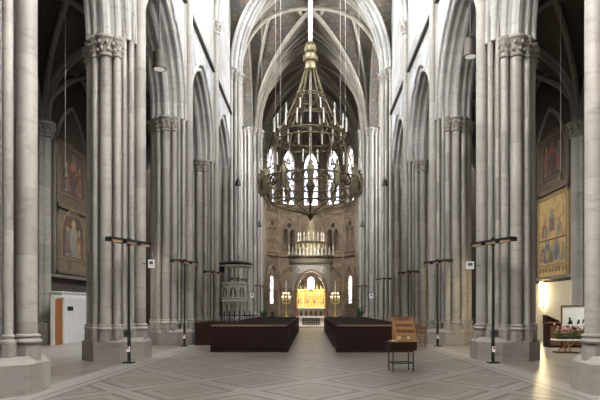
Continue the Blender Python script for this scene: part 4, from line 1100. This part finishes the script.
# ------------------------------------------------------------------ potted plants
def potted(label, loc, h, seed):
    rnd = random.Random(seed); t = thing('potted_plant', label, 'plant', loc)
    mb = MB(); mb.lathe([(.2, 0), (.28, .05), (.32, .45), (.29, .47), (.1, .45)], (0, 0, 0), 12); mb.build('pot', M['brassdark'], t)
    mb = MB()
    for k in range(70):
        a = rnd.uniform(0, 2 * PI); r = rnd.uniform(.15, .75); z = rnd.uniform(.6, h)
        p0 = Vector((0, 0, .45)); p2 = Vector((r * math.cos(a), r * math.sin(a), z)); p1 = (p0 + p2) / 2 + Vector((0, 0, .3))
        d = Vector((-math.sin(a), math.cos(a), 0)) * rnd.uniform(.05, .1)
        mb.face([p0, p1 - d, p2, p1 + d]); 
    mb.build('foliage', M['leaf'], t, smooth=False)
potted('green leafy plant by the right crossing pillar behind the pews', (4.05, 46.5, 0), 1.9, 2)
potted('green leafy plant left of the aisle beyond the left pews', (-3.9, 46.8, 0), 1.6, 5)

# ------------------------------------------------------------------ seated person
t = thing('person', 'person with black hair in a dark coat, seated in the left pews', 'person', (-2.62, 38.05, 0))
def skinned(name, pts, edges, mat, parent, root=0, sub=2):
    me = bpy.data.meshes.new(name); me.from_pydata([p[:3] for p in pts], edges, []); me.materials.append(mat)
    o = bpy.data.objects.new(name, me); COL.objects.link(o); o.parent = parent
    m = o.modifiers.new('skin', 'SKIN'); m.use_smooth_shade = True
    for i, p in enumerate(pts):
        me.skin_vertices[0].data[i].radius = (p[3], p[4] if len(p) > 4 else p[3]); me.skin_vertices[0].data[i].use_root = (i == root)
    s = o.modifiers.new('sub', 'SUBSURF'); s.levels = sub; s.render_levels = sub
    return o
B = [(0, .27, .58, .17, .13), (0, .22, .80, .15, .11), (0, .20, 1.0, .17, .11), (0, .23, 1.12, .07), (0, .26, 1.2, .06),
     (.2, .21, 1.03, .06), (.26, .28, .78, .05), (.16, .5, .66, .04), (.1, .56, .64, .035), (-.2, .21, 1.03, .06), (-.26, .28, .78, .05), (-.16, .5, .66, .04), (-.1, .56, .64, .035),
     (.12, .32, .56, .09), (.13, .68, .55, .07), (.13, .70, .3, .055), (.13, .70, .08, .045), (.13, .82, .05, .045), (-.12, .32, .56, .09), (-.13, .68, .55, .07), (-.13, .70, .3, .055), (-.13, .70, .08, .045), (-.13, .82, .05, .045)]
E = [(0, 1), (1, 2), (2, 3), (3, 4), (2, 5), (5, 6), (6, 7), (7, 8), (2, 9), (9, 10), (10, 11), (11, 12), (0, 13), (13, 14), (14, 15), (15, 16), (16, 17), (0, 18), (18, 19), (19, 20), (20, 21), (21, 22)]
skinned('body', B, E, M['coat'], t)
mb = MB(); mb.ball((0, .28, 1.28), .1, 3, (.82, 1.0, 1.2)); mb.ball((0, .385, 1.27), .022, 2, (.8, 1, 1.3))
for s in (-1, 1): mb.ball((s * .083, .28, 1.27), .028, 2, (.4, .8, 1.2)); mb.ball((s * .035, .365, 1.295), .014, 2)
mb.ball((0, .365, 1.225), .022, 2, (1.2, .5, .4)); mb.build('head', M['skin'], t)
mb = MB(); mb.ball((0, .255, 1.31), .125, 3, (.95, .95, 1.0)); mb.ball((0, .215, 1.22), .11, 3, (.95, .7, 1.1)); mb.build('hair', M['hair'], t)
for s in (-1, 1):
    mb = MB(); x = s * .08
    mb.ball((x, .6, .64), .045, 2, (.9, 1.1, .5))
    for k in range(4): mb.tube([(x - .03 + k * .02, .63, .645), (x - .03 + k * .02, .675 + .008 * (k % 2), .64), (x - .03 + k * .02, .695, .62)], [.0095, .009, .007], 6)
    mb.tube([(x - s * .035, .59, .64), (x - s * .06, .62, .64), (x - s * .06, .65, .632)], [.012, .011, .008], 6); mb.build('hand', M['skin'], t)

# ------------------------------------------------------------------ left aisle: partition, door, fresco
t = thing('partition_wall', 'low whitewashed partition with a brown door in the left aisle', 'partition', (-11.35, 26.5, 0))
mb = MB(); wall(mb, lambda s, z, u: Vector((u, s, z)), -.95, 3.6, 0, 2.35, [], -.5, 0); mb.build('panel', M['partition'], t)
mb = MB(); mb.box((-.25, 1.3, 2.38), (.62, 4.7, .07)); mb.build('coping', M['white'], t)
mb = MB(); mb.box((.02, -1.45, 1.02), (.06, .85, 2.04)); d = mb.build('door', M['doorwood'], t)
mb = MB(); mb.cyl((.05, -1.12, 1.0), (.12, -1.12, 1.0), .025, 8); mb.build('door_handle', M['brass'], d)
mb = MB()
for y in (-1.93, -.97): mb.box((.02, y, 1.06), (.16, .09, 2.12))
mb.box((.02, -1.45, 2.16), (.16, 1.05, .1)); mb.build('door_frame', M['canopystone'], t)
o = MB().box((-11.32, 26.35, 1.62), (.03, .55, .2)).build('door_plate', M['black']); tag(o, 'small dark sign plate on the white partition beside the brown door', 'sign')

def painted_panel(name, label, sx, y0, y1, z0, z1, gold, dim=False):
    X = sx * (OX - .04); t = thing(name, label, 'wall painting', (X, (y0 + y1) / 2, z0))
    w, h = (y1 - y0), (z1 - z0)
    P = lambda s, z, u: Vector((-sx * u, s, z))
    mb = MB(); mb.box((0, 0, h / 2), (.06, w, h)); mb.build('ground', M['goldfresco'] if gold else M['dimfresco'] if dim else M['fresco'], t)
    mb = MB()
    for s in (-1, 1): mb.box((-sx * .04, s * (w / 2 - .09), h / 2), (.04, .18, h))
    for z in (.09, .7, h - .09): mb.box((-sx * .04, 0, z), (.04, w, .18 if z != .7 else .1))
    mb.build('border', M['halo'] if gold else M['paintframe'], t)
    rnd = random.Random(int(z0 * 10) + (50 if gold else 0))
    mm = [M['paintdark'], M['robeblue'], M['robered'], M['paintframe'], M['robered']] if dim else [M['robe'], M['robeblue'], M['robered'], M['halo'], M['robepale']]
    if gold:
        zones = [(.1, h * .56, 1.15, 0, .42), (-.75, h * .50, .9, 3, .3), (.95, h * .50, .9, 2, .3), (-.45, h * .22, 1.15, 4, .42), (.62, h * .20, 1.25, 1, .42), (1.2, h * .22, .9, 2, .26), (-1.2, h * .2, .9, 3, .26), (.1, h * .2, .85, 0, .25)]
        mb = MB()
        for z in (h * .17, h * .47): mb.box((-sx * .04, 0, z), (.03, w - .36, .06))
        for k in range(9): mb.tube([P(-1.5 + .375 * k + .09 * math.cos(q * PI / 5), h * .11 + .09 * math.sin(q * PI / 5), .035) for q in range(10)], .02, 5, True)
        mb.build('painted_band', M['paintdark'], t)
    else:
        mb = MB(); mb.prism([(-w * .34, .85), (w * .34, .85)] + [(s, h * .62 + z) for s, z in arch_pts(w * .34, w * .36, 0, 8)[::-1]], .031, .040, lambda a, b, z: P(a, b, z)); mb.build('painted_niche', M['paintdark'], t)
        mb = MB(); roll(mb, P, 0, w * .35, w * .37, h * .62, .035, 0, .035, 8)
        for s in (-1, 1): mb.tube([P(s * w * .35, .85, .035), P(s * w * .35, h * .62, .035)], .035, 6)
        mb.build('painted_arch', M['paintframe'] if dim else M['halo'], t)
        mb = MB(); mb.box((-sx * .042, 0, 1.15), (.012, w * .52, .5)); mb.box((-sx * .042, -w * .2, 1.7), (.012, .18, 1.3)); mb.box((-sx * .042, w * .2, 1.7), (.012, .18, 1.3)); mb.build('painted_throne', M['halo'], t)
        zones = [(-.62, 1.0, h * .46, 1, .36), (.62, 1.0, h * .42, 2, .36), (0, .9, h * .62, 4, w * .19), (-.3, .88, h * .25, 0, .3), (.4, .88, h * .22, 3, .26)]
    for (s, zb, hh, mi, hw) in zones:
        n = 11; prof = []
        base = [(1.0, 0), (1.05, .12), (.82, .32), (.92, .45), (.78, .58), (.62, .70), (.34, .765), (.16, .78)]
        L = [(-a * rnd.uniform(.85, 1.1), b) for a, b in base][::-1]; Rr = [(a * rnd.uniform(.85, 1.1), b) for a, b in base]
        mb = MB(); mb.prism([(s + a * hw, zb + b * hh) for a, b in Rr + L], .046, .056, lambda a, b, z: P(a, b, z)); fg = mb.build('painted_figure', mm[mi], t)
        mb = MB(); mb.prism([(s + a * hw, zb + b * hh) for a, b in ((-.5, .05), (.15, 0), (.45, .3), (.2, .62), (-.1, .5), (-.35, .6), (-.7, .35))], .056, .060, lambda a, b, z: P(a, b, z)); mb.build('painted_mantle', mm[(mi + 1 + int(gold)) % 5], fg)
        mb = MB(); mb.prism([(s + hw * .36 * math.cos(k * PI / 8), zb + hh * .86 + hw * .36 * math.sin(k * PI / 8)) for k in range(16)], .048, .055, lambda a, b, z: P(a, b, z)); mb.build('painted_halo', M['paintframe'] if dim else M['halo'] if not gold else M['robepale'], fg)
        mb = MB(); mb.prism([(s + hw * .17 * math.cos(k * PI / 8), zb + hh * .85 + hw * .21 * math.sin(k * PI / 8)) for k in range(16)], .055, .062, lambda a, b, z: P(a, b, z)); mb.build('painted_face', M['paintframe'] if dim else M['paintskin'], fg)
painted_panel('wall_painting', 'faded wall painting of a robed enthroned figure in the left aisle', -1, 26.7, 30.4, 3.35, 6.4, False)
painted_panel('wall_painting', 'dim upper wall painting above the enthroned figure in the left aisle', -1, 26.7, 30.4, 6.55, 9.8, False, True)
painted_panel('wall_painting', 'golden wall painting with several robed figures above the lit cream wall', 1, 26.3, 29.9, 3.1, 7.4, True)
painted_panel('wall_painting', 'darker upper wall painting above the golden one in the right aisle', 1, 26.3, 29.9, 7.5, 10.4, False, True)
for sx in (-1, 1):
    mb = MB(); mb.box((sx * (OX - .12), 29.0, 3.18), (.3, 6.6, .14)); trim(mb, M['darkstone'])

# ------------------------------------------------------------------ right aisle furniture
t = thing('wall_lamp', 'glowing vertical wall lamp on the cream wall of the right aisle', 'lamp', (OX - .2, 29.05, 1.75))
mb = MB(); mb.cyl((-.08, 0, 0), (-.08, 0, 1.25), .06, 12); mb.build('tube', M['tubelamp'], t)
mb = MB(); mb.box((.05, 0, .62), (.06, .08, 1.4)); mb.build('back_plate', M['brass'], t)

t = thing('reception_desk', 'brown wooden counter standing before the cream wall in the right aisle', 'desk', (10.7, 23.6, 0))
mb = MB(); mb.box((0, 0, .5), (1.6, .6, 1.0)); mb.build('body', M['darkwood'], t, bevel=.01)
mb = MB(); mb.box((0, 0, 1.03), (1.7, .7, .06)); mb.build('counter_top', M['midwood'], t, bevel=.01)
for i in range(3):
    mb = MB(); mb.box((-.52 + i * .52, -.31, .5), (.44, .03, .8)); mb.build('front_panel', M['midwood'], t)
t = thing('lectern', 'sloping dark wooden lectern top on the left end of the brown counter', 'lectern', (10.1, 23.6, 1.06))
mb = MB(); mb.prism([(-.25, .0), (.25, .0), (.25, .03), (-.25, .26)], -.2, .2, lambda a, b, z: Vector((a, z, b))); mb.build('slope', M['darkwood'], t)
mb = MB(); mb.box((0, 0, .16), (.62, .46, .03), 0, 0, math.radians(24)); mb.build('top_board', M['darkwood'], t)
for i, (x, y, a) in enumerate(((10.62, 23.45, .3), (10.98, 23.5, -.2), (11.33, 23.45, .1))):
    o = MB().box((x, y, 1.068), (.28, .22, .012), a).build('paper_sheet', M['white']); tag(o, 'white paper sheet on the brown counter, %s from the left' % ORD[i], 'paper', 'papers on the brown counter')

t = thing('display_board', 'upright framed light blue display board with dark figures, behind the flowers', 'display board', (10.5, 22.3, .93), math.radians(-8))
mb = MB(); mb.box((0, 0, .40), (.98, .03, .78)); mb.build('panel', M['picture'], t)
mb = MB()
for s in (-1, 1): mb.box((s * .50, -.005, .40), (.05, .05, .84))
mb.box((0, -.005, .80), (1.0, .05, .04)); mb.box((0, -.005, .0), (1.0, .05, .04)); mb.build('board_frame', M['midwood'], t)
for s in (-1, 1):
    mb = MB(); mb.cyl((s * .4, .05, -.9), (s * .4, .02, 0), .025, 8); mb.build('leg', M['midwood'], t)
for i, (x, pts) in enumerate(((-.18, [(-.1, .08), (.1, .08), (.08, .2), (.02, .24), (.03, .34), (-.05, .34), (-.04, .22)]), (.1, [(-.03, .08), (.05, .08), (.1, .2), (.05, .28), (.0, .2)]), (.3, [(-.03, .08), (.0, .08), (.07, .22), (.1, .1), (.12, .1), (.08, .3), (.0, .26)]))):
    mb = MB(); mb.prism([(x + a, b) for a, b in pts], -.022, -.016, lambda a, b, z: Vector((a, z, b))); mb.build('printed_shape', M['black'], t)

t = thing('folding_table', 'small wooden cross-legged table with white top holding flowers in the right aisle', 'table', (9.35, 20.4, 0))
mb = MB(); mb.box((.15, .2, .48), (1.15, .6, .05)); mb.build('table_top', M['white'], t, bevel=.01)
for y in (0, .36):
    mb = MB(); mb.tube([(-.2, y, .05), (.32, y, .46)], .025, 8); mb.build('leg', M['lightwood'], t)
    mb = MB(); mb.tube([(.0, y + .04, .46), (.12, y + .04, .05)], .025, 8); mb.build('leg', M['lightwood'], t)
mb = MB(); mb.box((0, .18, .025), (.75, .5, .05)); mb.build('foot_bar', M['midwood'], t)
mb = MB(); mb.box((.05, .18, .27), (.28, .03, .03)); mb.build('stretcher', M['lightwood'], t)
t = thing('flower_arrangement', 'pink and white flower arrangement on the small table in the right aisle', 'flowers', (9.5, 20.6, .505))
rnd = random.Random(9)
mb = MB(); mb.box((0, 0, .06), (.9, .25, .12)); mb.build('planter', M['brassdark'], t, bevel=.01)
mb = MB()
for k in range(160):
    x = rnd.uniform(-.5, .5); y = rnd.uniform(-.18, .18); z = rnd.uniform(.1, .34); a = rnd.uniform(0, 6.28); d = Vector((math.cos(a), math.sin(a), rnd.uniform(-.3, .6))) * .09; e = Vector((-math.sin(a), math.cos(a), .2)) * .03
    p = Vector((x, y, z)); mb.face([p - d, p + e, p + d, p - e])
mb.build('foliage', M['leaf'], t, smooth=False)
for k in range(34):
    x = rnd.uniform(-.52, .52); y = rnd.uniform(-.2, .15); z = .30 + rnd.uniform(-.06, .18) + (.08 if abs(x) > .3 else 0)
    mb = MB(); mb.ball((x, y, z), .02)
    for q in range(5): mb.ball((x + .026 * math.cos(q * 1.257), y - .01, z + .026 * math.sin(q * 1.257)), .018, 1, (1, .6, 1))
    mb.build('blossom', M['pink'] if k % 2 else M['whiteflower'], t)

# ------------------------------------------------------------------ lights: aisle and altar lamps, plus unseen fills added for the chancel
def light(name, typ, loc, energy, color, rot=(0, 0, 0), **kw):
    d = bpy.data.lights.new(name, typ); d.energy = energy; d.color = color
    for k, v in kw.items(): setattr(d, k, v)
    o = bpy.data.objects.new(name, d); COL.objects.link(o); o.location = loc; o.rotation_euler = rot
    return o
light('aisle_lamp_light', 'SPOT', (-9.3, 21.2, 6.55), 700, (1.0, .95, .88), (math.radians(12), math.radians(-14), 0), spot_size=1.75, spot_blend=.7, shadow_soft_size=.15)
light('aisle_lamp_light', 'SPOT', (9.45, 21.2, 6.45), 900, (1.0, .82, .52), (math.radians(12), math.radians(14), 0), spot_size=1.75, spot_blend=.7, shadow_soft_size=.15)
light('altar_spot', 'SPOT', (-.9, 57.3, 5.4), 480, (1.0, .90, .66), (math.radians(28), 0, math.radians(-14)), spot_size=1.7, spot_blend=.6, shadow_soft_size=.1)
light('altar_spot', 'SPOT', (.9, 57.3, 5.4), 480, (1.0, .90, .66), (math.radians(28), 0, math.radians(14)), spot_size=1.7, spot_blend=.6, shadow_soft_size=.1)
light('chancel_fill', 'SPOT', (-4.2, 54.2, 14.0), 1700, (1.0, .93, .8), (math.radians(62), 0, math.radians(-25)), spot_size=1.5, spot_blend=.8, shadow_soft_size=1.0)  # pair of unseen fills added to brighten the apse walls
light('chancel_fill', 'SPOT', (4.2, 54.2, 14.0), 1700, (1.0, .93, .8), (math.radians(62), 0, math.radians(25)), spot_size=1.5, spot_blend=.8, shadow_soft_size=1.0)
light('canopy_fill', 'SPOT', (0, 50.8, 12), 1500, (1.0, .95, .86), (math.radians(46), 0, 0), spot_size=.42, spot_blend=.7, shadow_soft_size=.3)  # no fixture here: added to lift the canopy front
light('altar_table_fill', 'SPOT', (0, 47.0, 12.0), 1500, (1.0, .92, .8), (math.radians(15), 0, 0), spot_size=.5, spot_blend=.5, shadow_soft_size=.2)  # unseen lamp added to whiten the altar table

w = bpy.data.worlds.new('World'); scn.world = w; w.use_nodes = True
w.node_tree.nodes['Background'].inputs[0].default_value = (.6, .7, .85, 1); w.node_tree.nodes['Background'].inputs[1].default_value = .6

cam = bpy.data.cameras.new('Camera'); co = bpy.data.objects.new('Camera', cam); COL.objects.link(co)
co.location = (0, 0, CAMZ); co.rotation_euler = (PI / 2, 0, 0)
cam.lens = 33.6; cam.sensor_width = 36; cam.shift_x = -11 / 600; cam.shift_y = 108 / 600; cam.clip_end = 200
scn.camera = co
vs = scn.view_settings; vs.view_transform = 'Standard'; vs.look = 'None'; vs.gamma = 1; vs.exposure = 0.85
try: vs.use_curve_mapping = False
except Exception: pass
scn.cycles.max_bounces = 8; scn.cycles.diffuse_bounces = 3; scn.cycles.glossy_bounces = 3
scn.cycles.use_light_tree = True
